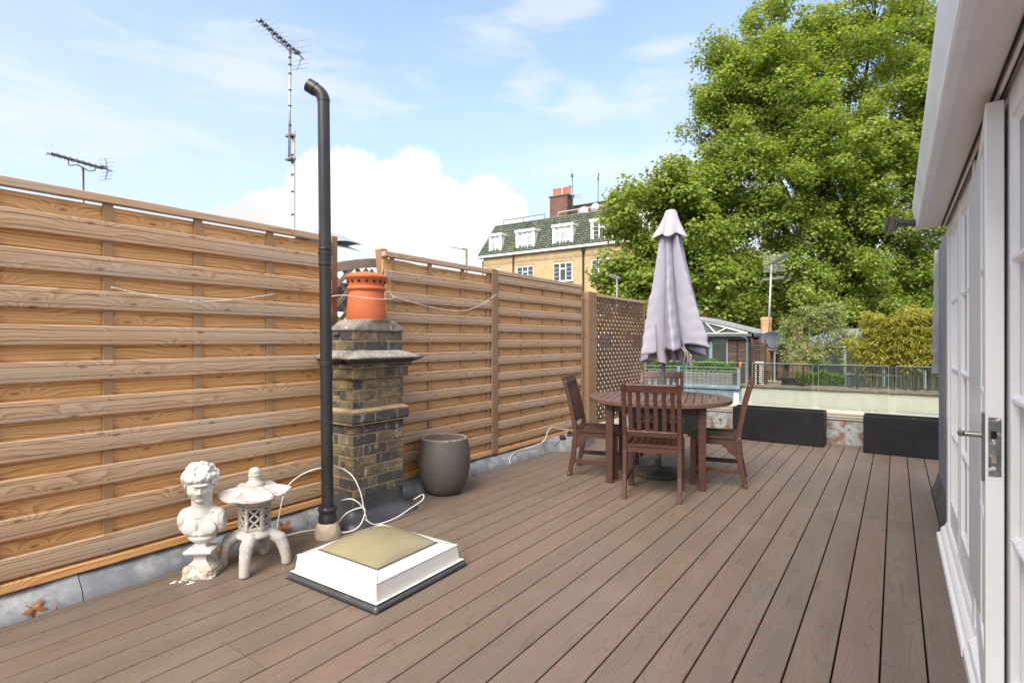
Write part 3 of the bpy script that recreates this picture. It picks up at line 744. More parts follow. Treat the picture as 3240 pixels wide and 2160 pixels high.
a = MB(); a.lathe([(r+.001,.20),(r+.018,.198),(r+.024,.188),(r+.024,.176),(r+.016,.170),(r+.017,.135),(r+.021,.13),(r+.021,.10),(r,.10)], 32, caps=False); a.build('collar', M['black_pipe'], t, smooth=40)
random.seed(5); a = MB(); n = 26; vs = []
for k, (rr, zz) in enumerate([(.078,-.02),(.08,.02),(.074,.055),(.064,.085),(.05,.105)]):
    for i in range(n):
        th = 2*math.pi*i/n; q = rr*(1+random.uniform(-.07,.09)); vs.append((q*math.cos(th), q*math.sin(th), zz+random.uniform(-.006,.006)))
a.add(vs, [(k*n+i, k*n+(i+1)%n, (k+1)*n+(i+1)%n, (k+1)*n+i) for k in range(4) for i in range(n)] + [tuple(range(4*n,5*n))]); a.build('putty_base', M['putty'], t, smooth=50)
a = MB(); x, y, _ = ln(1.145); a.lathe([(r+.001,1.13),(r+.006,1.132),(r+.006,1.158),(r+.001,1.16)], 28, TR((x,y,0))); a.bar((x-.02,y+.045,1.145),(x-.05,y+.25,1.145),.012,.022); a.bar((x-.055,y+.06,1.06),(x-.055,y+.06,1.20),.012,.03); a.build('pipe_clip', M['black_pipe'], t)

# ================================================================== cables, wires, leaves
def curve(pts, sub=8):
    P = [Vector(p) for p in pts]; P = [P[0]*2-P[1]] + P + [P[-1]*2-P[-2]]; out = []
    for i in range(1, len(P)-2):
        for k in range(sub):
            u = k/sub; a_, b_, c_, d_ = P[i-1], P[i], P[i+1], P[i+2]
            out.append(.5*((2*b_) + (-a_+c_)*u + (2*a_-5*b_+4*c_-d_)*u*u + (-a_+3*b_-3*c_+d_)*u**3))
    out.append(P[-2]); return out
def cable(name, label, cat, pts, r, mat='cable', grp=None, n=7):
    return tag(MB().tube(curve(pts), r, n).build(name, M[mat], smooth='all'), label, cat, grp)
cable('white_cable', 'white cable arching up behind the vent pipe and down to the chimney foot', 'cable',
      [(-3.335,2.03,.0),(-3.33,2.05,.15),(-3.30,2.09,.33),(-3.20,2.19,.43),(-3.10,2.33,.44),(-3.03,2.40,.38),(-2.995,2.44,.27),(-2.985,2.46,.17),(-2.975,2.47,.10),(-2.985,2.49,.07),(-3.0,2.46,.16),(-3.04,2.41,.215),(-3.11,2.37,.205)], .0046)
cable('white_cable', 'loose white cable trailing round the chimney foot to the gap before the grey pot', 'cable',
      [(-3.32,2.03,.004),(-3.22,2.16,.03),(-3.12,2.29,.03),(-3.03,2.33,.012),(-2.985,2.41,.03),(-2.98,2.46,.09),(-2.992,2.47,.15),(-3.05,2.38,.13),(-3.08,2.31,.06)], .0046)
cable('white_cable', 'white cable end curling over the dark lead apron at the chimney corner', 'cable',
      [(-2.985,2.47,.075),(-2.96,2.52,.03),(-2.955,2.60,.015),(-2.955,2.74,.02),(-2.965,2.88,.045),(-2.985,3.03,.07),(-3.04,3.09,.09),(-3.10,3.05,.05)], .005)
cable('white_cable', 'white wire climbing the lead from the deck edge to the black adapter', 'cable',
      [(-3.31,4.66,.0),(-3.335,4.69,.06),(-3.36,4.86,.10),(-3.35,5.12,.105),(-3.33,5.36,.14),(-3.36,5.50,.23),(-3.37,5.62,.26),(-3.38,5.82,.21),(-3.36,6.0,.18)], .005)
def bulbwire(name, label, pts, parent=None):
    w = cable(name, label, 'string light', pts, .0028, 'cable', 'thin string light wires strung along the fence', 5)
    b = MB()
    c_ = curve(pts)
    for q in c_[3::6]: b.lathe([(0,-.004),(.004,-.002),(.004,.003),(0,.005)], 6, Matrix.Translation(q))
    b.build('lights', M['white_paint'], w)
bulbwire('string_light_wire', 'thin pale light wire sagging across the nearest fence panel', [(-3.375,1.12,1.58),(-3.37,1.30,1.55),(-3.37,1.55,1.53),(-3.37,1.80,1.56),(-3.375,2.05,1.61)])
bulbwire('string_light_wire', 'thin pale light wire stretched across the terracotta chimney pot', [(-3.375,2.40,1.60),(-3.2,2.45,1.62),(-3.07,2.62,1.60),(-3.07,2.78,1.61),(-3.20,2.93,1.64),(-3.375,3.06,1.68)])
bulbwire('string_light_wire', 'thin pale light wire across the middle and farthest slatted panels', [(-3.375,3.10,1.66),(-3.372,3.5,1.60),(-3.372,3.9,1.58),(-3.372,4.2,1.64),(-3.37,4.5,1.78)])
def dry_leaf(loc, rot, s, label):
    a = MB(); pts = []
    n = 20
    for i in range(n):
        th = 2*math.pi*i/n; q = .30+.70*abs(math.cos(2.5*th))**1.6; pts.append((q*s*math.cos(th), q*s*math.sin(th), .25*s*math.sin(th*2)*q + random.uniform(-.03,.03)*s))
    vs = [(0,0,0)] + pts; a.add(vs, [(0, 1+i, 1+(i+1)%n) for i in range(n)])
    o = a.build('fallen_leaf', M['leaf_dry']); o.location = loc; o.rotation_euler = rot
    return tag(o, label, 'leaf', 'dry fallen leaves')
dry_leaf((-3.335,.80,.03), (R(60),R(20),R(80)), .052, 'large orange dry leaf on the lead in the lower left corner')
dry_leaf((-3.34,.885,.02), (R(50),R(-25),R(100)), .03, 'small orange dry leaf just right of the large one in the lower left corner')
dry_leaf((-3.325,2.08,.055), (R(70),R(30),R(70)), .062, 'brown curled dry leaf upright on the lead left of the vent pipe')
dry_leaf((-3.33,1.66,.03), (R(60),R(10),R(90)), .035, 'dark brown dry leaf half hidden between the bust and the stone lantern')
dry_leaf((-3.33,4.08,.02), (R(60),R(10),R(90)), .036, 'reddish dry leaf on the lead just right of the grey pot')
dry_leaf((-3.335,3.98,.015), (R(40),R(-10),R(60)), .024, 'tiny reddish dry leaf nearest the grey pot')

# adapter and lead covered step
a = MB()
a.prism([(-3.44,5.40),(-3.30,5.46),(-3.03,5.66),(-3.12,6.24),(-3.44,6.3)], 'z', -.03, .135)
tag(a.build('lead_covered_step', M['lead'], bevel=.012, seg=3), 'low step dressed in grey lead behind the left chair', 'step')
t = thing('power_adapter', 'black power adapter lying on the lead covered step', 'adapter', (-3.22, 5.60, .137), R(35))
MB().box(-.035,.035,-.07,.07,0,.038).build('body', M['plastic_black'], t, bevel=.012, seg=3)
MB().tube(curve([(0,-.07,.02),(-.03,-.14,.015),(-.10,-.20,-.05)]), .004, 6).build('lead', M['plastic_black'], t)
t = thing('plug', 'small black plug standing behind the power adapter', 'plug', (-3.25, 5.83, .137), R(10))
a = MB(); a.box(-.025,.025,-.03,.03,0,.045); a.box(-.018,.018,-.022,.022,.045,.06); a.build('body', M['plastic_black'], t, bevel=.006)
a = MB(); [a.box(.02*k-.004,.02*k+.004,-.045,-.03,.015,.03) for k in (-1,0,1)]; a.build('pins', M['nickel'], t)
# ================================================================== skylight
def skylight():
    t = thing('skylight_dome', 'square rooflight with a bronze domed pane in a white frame, set in the deck', 'skylight', (-2.376, 2.07, 0), R(1.2))
    X, Y = .326, .314
    def ring(a, pr, X, Y):
        vs = []
        for e, z in pr: vs += [(-X-e,-Y-e,z),(X+e,-Y-e,z),(X+e,Y+e,z),(-X-e,Y+e,z)]
        a.add(vs, [(k*4+i, k*4+(i+1)%4, k*4+4+(i+1)%4, k*4+4+i) for k in range(len(pr)-1) for i in range(4)])
    a = MB(); ring(a, [(.012,.038),(.008,.034),(-.006,.036),(-.016,.118),(-.012,.1245),(-.10,.142),(-.10,.128)], X+.006, Y+.006); a.build('frame', M['white_metal'], t, bevel=.0025, seg=2)
    a = MB(); ring(a, [(-.02,-.02),(-.02,.05)], X, Y); a.build('kerb', surf('grubby_kerb', (.52,.48,.42), (.4,.36,.3), 9, .8, spots=((.1,.08,.06), .66, 14)), t)
    a = MB(); ring(a, [(-.088,.125),(-.088,.1455),(-.105,.1455)], X, Y); a.build('gasket', M['steel'], t)
    a = MB(); h = .072; xi, yi = X-.094, Y-.094
    def dome(u, v):
        x = (u*2-1); y = (v*2-1); k = (1-abs(x)**2.2)*(1-abs(y)**2.2)
        return (x*xi, y*yi, .149 + h*k**.62)
    a.grid(40, 40, dome); ring(a, [(-.094,.1455),(-.094,.1492),(-.0955,.1495)], X, Y); a.build('dome', M['dome'], t, smooth=60)
    a = MB(); rr = .019
    for p, q in (((-X-.012,-Y-.010),(X+.012,-Y-.010)), ((X+.012,-Y-.010),(X+.012,Y+.012)), ((X+.012,Y+.012),(-X-.012,Y+.012)), ((-X-.012,Y+.012),(-X-.012,-Y-.010))):
        a.tube([(p[0],p[1],.010),(q[0],q[1],.010)], rr, 14)
    for sx, sy in ((-1,-1),(1,-1),(1,1),(-1,1)): a.lathe([(0,-.009),(rr*1.0,-.005),(rr*1.03,.012),(rr*.7,.026),(0,.031)], 14, TR((sx*(X+.012), sy*(Y+.011), 0)))
    a.build('lead_roll', M['lead_dark'], t, smooth=50)
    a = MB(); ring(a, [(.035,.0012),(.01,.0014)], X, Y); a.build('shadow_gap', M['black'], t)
    a = MB()
    for sx, sy in ((1,-1),(1,1),(-1,-1)):
        a.bar((sx*(X-.010), sy*(Y-.010), .1275), (sx*(X-.086), sy*(Y-.086), .1465), .0022, .0022)
        a.bar((sx*(X+.0175), sy*(Y+.0175), .042), (sx*(X-.006), sy*(Y-.006), .124), .0018, .0018)
    a.build('mitre_seams', surf('seam_grime', (.36,.32,.26), (.2,.17,.13), 30, .8), t)
skylight()

# ================================================================== voxel-fused modelling for the statuary
def fuse(name, mb, voxel, smooth_it, mat, parent, post=None):
    me = bpy.data.meshes.new('tmp'); me.from_pydata(mb.v, [], mb.f); o = bpy.data.objects.new('tmp', me); C.objects.link(o)
    md = o.modifiers.new('r', 'REMESH'); md.mode = 'VOXEL'; md.voxel_size = voxel; md.use_smooth_shade = True
    if smooth_it:
        s = o.modifiers.new('s', 'SMOOTH'); s.factor = .5; s.iterations = smooth_it
    bpy.context.view_layer.update(); dg = bpy.context.evaluated_depsgraph_get()
    m2 = bpy.data.meshes.new_from_object(o.evaluated_get(dg)); bpy.data.objects.remove(o)
    m2.name = name
    if post:
        n = len(m2.vertices); co = np.empty(n*3); m2.vertices.foreach_get('co', co); co = co.reshape(-1, 3)
        co = post(co); m2.vertices.foreach_set('co', co.ravel()); m2.update()
    m2.materials.clear(); m2.materials.append(mat); m2.polygons.foreach_set('use_smooth', [True]*len(m2.polygons))
    r = bpy.data.objects.new(name, m2); C.objects.link(r); r.parent = parent; return r
def ell(a, c, r, rot=(0,0,0), n=14):
    prof = [(math.sin(math.pi*i/n), -math.cos(math.pi*i/n)) for i in range(n+1)]
    prof[0] = (1e-5, -1); prof[-1] = (1e-5, 1)
    a.lathe(prof, 2*n, TR(c, rot, r), caps=False)

def bust():
    t = thing('classical_bust', 'white plaster bust of a curly haired man on a chipped square foot', 'statue', (-3.157, 1.48, 0), R(-139))
    # body (local +Y = forward, z up): torso cut under the chest and at the arms
    b = MB()
    ell(b, (0,-.002,.292), (.100,.060,.082)); ell(b, (0,.002,.235), (.080,.058,.062)); ell(b, (0,-.004,.345), (.085,.045,.038))
    for s in (-1, 1):
        ell(b, (s*.042,.046,.270), (.052,.013,.040)); ell(b, (s*.096,-.004,.312), (.036,.042,.058), (0, s*R(-12), 0)); ell(b, (s*.070,-.010,.352), (.052,.032,.022), (0, s*R(24), 0))
        ell(b, (s*.1,-.004,.272), (.024,.034,.036))
        b.tube([(s*.012,.030,.352),(s*.030,.012,.392),(s*.038,-.004,.43)], [.010,.012,.010], 10)
    b.tube([(0,-.006,.33),(0,-.002,.385),(0,.008,.46)], [.064,.054,.052], 18)
    b.lathe([(.02,.172),(.045,.185),(.072,.205),(.08,.24)], 24, TR(sc=(1,.72,1)))
    # head, turned and bowed
    HT = TR((.002,.020,.503), (R(-14), 0, R(22)), (1.32,1.30,1.26))
    hb = MB()
    ell(hb, (0,-.008,.028), (.050,.060,.058)); ell(hb, (0,.018,-.012), (.048,.045,.054)); ell(hb, (0,.042,-.047), (.021,.018,.017))
    for s in (-1, 1): ell(hb, (s*.028,.030,-.016), (.018,.022,.024)); ell(hb, (s*.029,-.004,-.028), (.016,.028,.022)); ell(hb, (s*.054,.0,.002), (.006,.011,.016), (0,0,s*R(-12)))
    hb.tube([(0,.054,.018),(0,.064,.002),(0,.071,-.011)], [.0055,.0068,.0088], 10); ell(hb, (0,.058,.026), (.033,.011,.007))
    for s in (-1, 1): ell(hb, (s*.0075,.062,-.013), (.0058,.0075,.005)); ell(hb, (s*.0165,.0505,.0075), (.0085,.007,.0052))
    ell(hb, (0,.0565,-.0275), (.0145,.0065,.0036)); ell(hb, (0,.0550,-.0335), (.0125,.0068,.0042))
    b.add(hb.v, hb.f, HT)
    HI = HT.inverted()
    def post(co):
        A = np.array(HI); loc = co @ A[:3,:3].T + A[:3,3]
        def push(c, r, d):
            nonlocal loc
            q = ((loc-np.array(c))/np.array(r)); g = np.exp(-(q**2).sum(1)); loc = loc + g[:,None]*np.array(d)
        for s in (-1, 1):
            push((s*.0165,.056,.0145), (.011,.012,.006), (0,-.011,0)); push((s*.0165,.055,.0015), (.010,.012,.003), (0,-.0032,0)); push((s*.030,.045,-.028), (.010,.014,.014), (-s*.003,-.002,0))
        push((0,.062,-.0305), (.013,.010,.0022), (0,-.006,0)); push((0,.057,-.0395), (.012,.01,.0035), (0,-.0035,0))
        B = np.array(HT); head = (loc @ B[:3,:3].T + B[:3,3])
        co = np.where((co[:,2] > .415)[:,None], head, co)
        z, x, y = co[:,2], co[:,0], co[:,1]
        g = np.exp(-((x/.008)**2 + ((z-.262)/.045)**2)) * (y > .02); co[:,1] -= g*.010
        for s in (-1, 1):
            g = np.exp(-(((x-s*.045)/.045)**2 + ((z-.222)/.009)**2)) * (y > .01); co[:,1] -= g*.009
            g = np.exp(-(((x-s*.058)/.004)**2*.12 + ((z-.372+abs(x)*.25)/.008)**2)) * (y > .0); co[:,1] += g*.004
            k = s*x > .122; co[k,0] = s*.122                      # arms sawn off flat
            ring = (np.abs(s*x-.108) < .007) & (z < .345); co[ring,0] -= s*.0035
        return co
    fuse('figure', b, .0036, 3, M['statue'], t, post)
    # hair of packed curls
    h = MB(); rr = random.Random(4)
    ell(h, (0,-.014,.036), (.054,.060,.044))
    for k in range(150):
        u = rr.uniform(-.25, 1); th = rr.uniform(0, 2*math.pi); q = math.sqrt(1-u*u) if u > -1 else 0
        x, y, z = .058*q*math.cos(th), .066*q*math.sin(th)-.014, .035+.044*u
        if y > .024 and z < .047: continue
        if y > .018 and abs(x) < .035 and z < .036: continue
        s = rr.uniform(.009,.0155); ell(h, (x,y,z), (s,s*.9,s*.8), (rr.uniform(0,3),rr.uniform(0,3),0), 7)
        if rr.random() < .8:
            a1 = rr.uniform(0, 6.28); n = Vector((x, y+.014, z-.04)).normalized(); e1 = n.orthogonal().normalized(); e2 = n.cross(e1)
            pts = [Vector((x,y,z)) + n*(s*.75) + (e1*math.cos(a1+i*.75)+e2*math.sin(a1+i*.75))*s*(1.0-.1*i) for i in range(7)]
            h.tube(pts, [.0026,.0036,.004,.004,.0038,.003,.002], 6)
    for k in range(17):          # fringe rolled over the brow
        th = R(25+130*k/16); x, y = .054*math.cos(th), .062*math.sin(th)-.012
        s = rr.uniform(.010,.0145); ell(h, (x,y,.049+rr.uniform(-.005,.006)), (s,s,s*.85), (0,0,0), 7)
    for s in (-1, 1):
        for k in range(9): ell(h, (s*(.048+rr.uniform(0,.006)), -.012-.008*rr.random()*k/3, .030-.009*k+rr.uniform(-.003,.003)) if k < 5 else (s*.034*rr.uniform(.4,1.2), -.052+rr.uniform(-.006,.006), .03-.011*(k-4)), (.012,.014,.011), (0,0,0), 7)
    h2 = MB(); h2.add(h.v, h.f, HT); fuse('hair', h2, .0026, 1, M['statue'], t)
    # waisted socle and broken foot
    s = MB()
    def sq(a, prof, rot=0):
        vs = []; n = 4
        for w, d, z in prof: vs += [(-w,-d,z),(w,-d,z),(w,d,z),(-w,d,z)]
        a.add(vs, [(k*4+i, k*4+(i+1)%4, k*4+4+(i+1)%4, k*4+4+i) for k in range(len(prof)-1) for i in range(4)] + [(3,2,1,0), tuple(len(prof)*4-4+i for i in range(4))])
    sq(s, [(.052,.048,.068),(.040,.037,.080),(.033,.030,.095),(.034,.031,.112),(.046,.042,.124),(.072,.064,.131),(.074,.066,.147),(.060,.05,.153),(.03,.025,.156),(.028,.024,.182)])
    s.build('socle', M['statue'], t, bevel=.004, seg=2)
    f = MB(); sq(f, [(.090,.080,0),(.090,.080,.030),(.083,.074,.034),(.083,.074,.044),(.078,.069,.048),(.072,.063,.055),(.055,.05,.066),(.050,.046,.071)])
    ell(f, (.045,.052,.030), (.050,.038,.040))
    rr2 = random.Random(8)
    def chip(co):
        for c_, r_ in (((.088,.078,.03), .05), ((-.086,.08,.02), .035), ((.03,.09,.04), .03), ((.09,-.02,.045), .02)):
            d = co-np.array(c_); L = np.linalg.norm(d, axis=1); k = np.clip(1-L/r_, 0, 1)[:,None]; co = co - k*np.array([np.sign(c_[0])*.018, .018, .004])
        co[:,2] = np.maximum(co[:,2], .0005)
        nz = np.sin(co[:,0]*310+co[:,2]*200)*np.sin(co[:,1]*270+1)*.0014; return co + nz[:,None]*np.array([1,1,.6])
    fuse('foot', f, .004, 1, M['statue_worn'], t, chip)
    c = MB()
    for k in range(9):
        c.lathe([(.012*rr2.uniform(.4,1.2), .0008), (.008*rr2.random(), .004)], 6, TR((rr2.uniform(-.02,.12), rr2.uniform(.075,.125), 0), (0,0,rr2.random()*3), (1.6,.9,1)))
    c.build('plaster_crumbs', M['statue'], t)
bust()

def lantern():
    t = thing('stone_lantern', 'cast stone garden lantern with four stubby curved legs and a pinkish hexagonal roof', 'lantern', (-3.035, 1.715, 0), R(-2))
    # four curved legs fused with the top slab
    a = MB()
    for k in range(4):
        th = R(45+90*k); c_, s_ = math.cos(th), math.sin(th)
        P = lambda r, z: (r*c_, r*s_, z)
        a.tube([P(.03,.180), P(.090,.178), P(.140,.152), P(.160,.10), P(.172,.05), P(.176,.0)], [.034,.037,.037,.032,.029,.027], 12)
    ell(a, (0,0,.185), (.105,.105,.032)); a.lathe([(.085,.17),(.085,.212),(.08,.217)], 6)
    fuse('legs', a, .0065, 3, M['cast_stone'], t, lambda co: np.c_[co[:,0], co[:,1], np.maximum(co[:,2], .001)])
    # hexagonal light box with pierced lattice
    b = MB(); r0, z0, z1 = .083, .217, .352
    b.lathe([(r0,z0),(r0+.002,z0+.016),(r0-.002,z0+.018)], 6); b.lathe([(r0-.002,z1-.014),(r0+.002,z1-.012),(r0+.002,z1)], 6)
    for k in range(6):
        th = R(60*k); p = (r0-.006)*math.cos(th), (r0-.006)*math.sin(th)
        b.bar((*p, z0), (*p, z1), .017, .017, up=(math.cos(th), math.sin(th), 0))
        q0 = Vector((r0*math.cos(th), r0*math.sin(th), 0))*.93; q1 = Vector((r0*math.cos(th+R(60)), r0*math.sin(th+R(60)), 0))*.93
        nrm = (q0+q1).normalized()
        f = lambda u, z: q0.lerp(q1, u) + Vector((0,0,z))
        for (u0, za, u1, zb) in ((.14,z0+.016,.86,z0+.070),(.86,z0+.016,.14,z0+.070),(.14,z0+.067,.86,z1-.014),(.86,z0+.067,.14,z1-.014)):
            b.bar(f(u0,za), f(u1,zb), .010, .010, up=nrm)
    b.build('light_box', M['cast_stone'], t, bevel=.002)
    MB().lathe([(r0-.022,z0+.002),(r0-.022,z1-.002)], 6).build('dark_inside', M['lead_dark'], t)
    c = MB(); c.lathe([(.078,.352),(.105,.368),(.108,.380),(.125,.392),(.128,.404),(.11,.41)], 6, ph=0); c.build('cornice', M['cast_stone'], t, bevel=.003)
    # roof: six upswept corners
    d = MB(); n = 48; vs = []
    rows = [(.13,.404,0),(.190,.398,1),(.197,.404,1),(.196,.418,1),(.17,.426,.75),(.13,.440,.42),(.08,.456,.15),(.045,.464,0)]
    for rr, zz, lift in rows:
        for i in range(n):
            th = 2*math.pi*i/n; m = (th % R(60)) - R(30); q = math.cos(R(30))/math.cos(m)
            cor = abs(m)/R(30)
            ridge = max(0, cor-.82)/.18
            vs.append((rr*q*math.cos(th), rr*q*math.sin(th), zz + lift*(.016*cor**2) + .009*ridge*(.15 < lift < .99)))
    d.add(vs, [(k*n+i, k*n+(i+1)%n, (k+1)*n+(i+1)%n, (k+1)*n+i) for k in range(len(rows)-1) for i in range(n)] + [tuple(range(n-1,-1,-1)), tuple(range((len(rows)-1)*n, len(rows)*n))])
    d.build('roof', M['stone_pink'], t, smooth=38)
    e = MB(); e.lathe([(.0,.455),(.052,.457),(.055,.468),(.046,.482),(.034,.492),(.033,.498),(.033,.518),(.036,.520),(.036,.528),(.031,.530),(.033,.540),(.029,.556),(.016,.564),(0,.566)], 24)
    e.build('finial', M['cast_stone'], t, smooth=50)
lantern()

# ================================================================== round pot
t = thing('round_pot', 'large empty grey brown egg shaped plant pot with a pale chipped rim', 'plant pot', (-3.165, 3.475, 0))
MB().lathe([(0,0),(.125,0),(.137,.006),(.152,.024),(.16,.03),(.188,.085),(.210,.15),(.222,.22),(.2245,.28),(.221,.34),(.213,.40),(.203,.452),(.200,.466)], 64).build('body', M['pot'], t, smooth=50)
a = MB(); random.seed(2); n = 96; vs = []
for k, (r_, z_) in enumerate([(.2005,.463),(.199,.4725),(.193,.475),(.182,.4755),(.175,.472),(.174,.462)]):
    for i in range(n):
        th = 2*math.pi*i/n; j = random.uniform(-.0012,.0012) - (.003*(random.random() < .10) if k in (0,1) else 0); vs.append(((r_+j)*math.cos(th), (r_+j)*math.sin(th), z_ + (random.uniform(-.004,.001) if k == 0 else 0)))
a.add(vs, [(k*n+i, k*n+(i+1)%n, (k+1)*n+(i+1)%n, (k+1)*n+i) for k in range(5) for i in range(n)]); a.build('rim', M['pot_rim'], t, smooth=60)
MB().lathe([(.1745,.464),(.185,.40),(.195,.30),(.18,.15),(.13,.06),(0,.05)], 48).build('inside', M['pot_in'], t, smooth=50)

# ================================================================== table
TC = Vector((-1.865, 5.085, 0)); TROT = R(15.5)
def table():
    t = thing('round_table', 'round slatted hardwood garden table under the closed parasol', 'table', TC, TROT)
    a = MB(); Rr, ri, zt, zb = .662, .585, .762, .735
    n = 72; vs = []
    for r_, z_ in ((ri,zb-.01),(Rr-.004,zb-.012),(Rr,zb-.006),(Rr,zt-.004),(Rr-.004,zt),(ri,zt)):
        for i in range(n): th = 2*math.pi*i/n; vs.append((r_*math.cos(th), r_*math.sin(th), z_))
    a.add(vs, [(k*n+i, k*n+(i+1)%n, ((k+1)%6)*n+(i+1)%n, ((k+1)%6)*n+i) for k in range(6) for i in range(n)])
    w, g = .062, .008; k = -9
    x = -ri + .008
    while x < ri-.01:
        x1 = min(x+w, ri-.004); m = max(abs(x), abs(x1)); L = math.sqrt(max(ri*ri-m*m, 0))+.012; Lq = [math.sqrt(max(ri*ri-q*q, .0004)) for q in (x, x1)]
        if abs(x) < .04 or abs(x1) < .04:   # parasol hole
            pass
        a.prism([(x,-Lq[0]),(x1,-Lq[1]),(x1,Lq[1]),(x,Lq[0])], 'z', zb-.004, zt-.0005); x = x1+g
    a.build('tabletop', M['teak_top'], t, smooth=30)
    MB().box(-.055,.055,-ri,ri,zb-.03,zb-.005).build('cross_rail', M['teak'], t)
    for sx in (-1, 1):
        for sy in (-1, 1):
            a = MB(); X, Y = sx*.40, sy*.40
            a.add([(X-.03*1,Y-.03,0),(X+.03,Y-.03,0),(X+.03,Y+.03,0),(X-.03,Y+.03,0),(X-.036,Y-.036,zb-.012),(X+.036,Y-.036,zb-.012),(X+.036,Y+.036,zb-.012),(X-.036,Y+.036,zb-.012)],
                  [(0,3,2,1),(4,5,6,7),(0,1,5,4),(1,2,6,5),(2,3,7,6),(3,0,4,7)])
            a.build('leg', M['teak'], t, bevel=.004)
    for s in (-1, 1):
        MB().box(-.364,.364,s*.40-.013,s*.40+.013,zb-.085,zb-.013).build('apron', M['teak'], t, bevel=.002)
        MB().box(s*.40-.013,s*.40+.013,-.364,.364,zb-.085,zb-.013).build('apron', M['teak'], t, bevel=.002)
table()

# ================================================================== chairs (local: faces +Y, rear legs at -Y)
def make_chair(label):
    t = thing('garden_chair', label, 'chair', (0,0,0), 0, 'hardwood chairs round the table')
    hw = .218; lw = .034
    # rear stile: splayed foot, seat knee, raked back
    outer = [(-.262,0),(-.222,.20),(-.205,.40),(-.214,.52),(-.262,.76),(-.318,.955)]
    inner = [(-.282,.955),(-.226,.76),(-.172,.52),(-.158,.42),(-.176,.20),(-.222,0)]
    for s in (-1, 1):
        x = s*hw; a = MB(); a.prism(outer+inner, 'x', x-lw/2, x+lw/2); a.build('rear_leg', M['teak'], t, bevel=.003)
        a = MB(); a.box(x-.022,x+.022,.175,.222,0,.425); a.build('front_leg', M['teak'], t, bevel=.003)
    bk = lambda z: -.198 + (z-.47)*(-.240+.0)/1.0 - max(0, z-.75)*.05   # back plane y at height z
    def yb(z):
        pts = [(.40,-.182),(.52,-.193),(.76,-.244),(.955,-.300)]
        for (z0, y0), (z1, y1) in zip(pts[:-1], pts[1:]):
            if z <= z1: return y0+(y1-y0)*(z-z0)/(z1-z0)
        return pts[-1][1]
    br = t
    a = MB(); X = hw-lw/2
    a.bar((-X,yb(.915),.915),(X,yb(.915),.915),.024,.070,up=(0,-.27,1)); a.build('top_rail', M['teak'], t, bevel=.004)
    a = MB(); a.bar((-X,yb(.535),.535),(X,yb(.535),.535),.022,.048,up=(0,-.2,1)); a.build('lower_back_rail', M['teak'], t, bevel=.003)
    for k in range(6):
        x = -X + (k+.5)*(2*X)/6; a = MB()
        for z0, z1 in ((.555,.72),(.72,.885)):
            a.bar((x,yb(z0),z0),(x,yb(z1),z1),.034,.012,up=(0,1,0)) if False else a.add(
              [(x-.017,yb(z0)-.006,z0),(x+.017,yb(z0)-.006,z0),(x+.017,yb(z0)+.006,z0),(x-.017,yb(z0)+.006,z0),(x-.017,yb(z1)-.006,z1),(x+.017,yb(z1)-.006,z1),(x+.017,yb(z1)+.006,z1),(x-.017,yb(z1)+.006,z1)],
              [(0,1,5,4),(1,2,6,5),(2,3,7,6),(3,0,4,7)])
        a.build('back_slat', M['teak'], t)
    a = MB(); dz = lambda y: -.012*math.sin(math.pi*(y+.20)/.43)
    for k in range(11):
        y = -.178 + k*.0385
        if k > 10: break
    for k in range(7):
        x = -.165 + k*.055
        for y0, y1 in ((-.150,-.03),(-.03,.09),(.09,.195)):
            a.add([(x-.0215,y0,.432+dz(y0)),(x+.0215,y0,.432+dz(y0)),(x+.0215,y1,.432+dz(y1)),(x-.0215,y1,.432+dz(y1)),(x-.0215,y0,.444+dz(y0)),(x+.0215,y0,.444+dz(y0)),(x+.0215,y1,.444+dz(y1)),(x-.0215,y1,.444+dz(y1))],
                  [(0,3,2,1),(4,5,6,7),(1,2,6,5),(3,0,4,7)])
    a.box(-.20,.20,-.205,-.150,.430,.446); a.box(-.24,.24,.195,.245,.430,.446)
    for s in (-1, 1): a.box(s*.222-.022, s*.222+.022, -.155, .195, .430, .4465)
    a.build('seat', M['teak'], t)
    MB().box(-X,X,-.196,-.174,.378,.428).build('seat_rail', M['teak'], t, bevel=.002); MB().box(-.196,.196,.188,.21,.372,.4295).build('seat_rail', M['teak'], t, bevel=.002)
    for s in (-1, 1):
        x = s*hw; a = MB()
        # side apron with a scalloped bracket next to the rear leg
        poly = [(-.170,.4295),(.178,.4295),(.178,.372),(-.045,.372),(-.052,.362),(-.060,.352),(-.075,.350),(-.086,.342),(-.092,.322),(-.108,.302),(-.130,.292),(-.145,.283),(-.160,.268),(-.184,.258),(-.186,.30),(-.172,.38)]
        a.prism(poly, 'x', x-.011, x+.011); a.build('side_apron', M['teak'], t)
        a = MB(); a.box(x-.010,x+.010,-.212,.178,.125,.165); a.build('stretcher', M['teak'], t, bevel=.002)
        a = MB()
        for yy, zz in ((-.190,.44),(-.268,.905),(-.243,.03)):
            a.lathe([(.007,0),(.006,.002)], 10, TR((x+s*.0172,yy,zz), (0, R(90)*s, 0)))
        a.build('fixings', M['brass'], t)
    return t
ch = make_chair('front chair with its slatted back to the viewer, a small plate on its top rail')
dirn = Vector((-math.sin(TROT), math.cos(TROT), 0)); rgt = Vector((math.cos(TROT), math.sin(TROT), 0))
def place(o, dist, side, ang, ox=0):
    d = {'near': -dirn, 'far': dirn, 'left': -rgt, 'right': rgt}[side]; perp = {'near': rgt, 'far': rgt, 'left': dirn, 'right': dirn}[side]
    p = TC + d*dist + perp*ox; o.location = (p.x, p.y, 0); o.rotation_euler = (0,0,TROT + ang)
place(ch, .635, 'near', 0, .015)
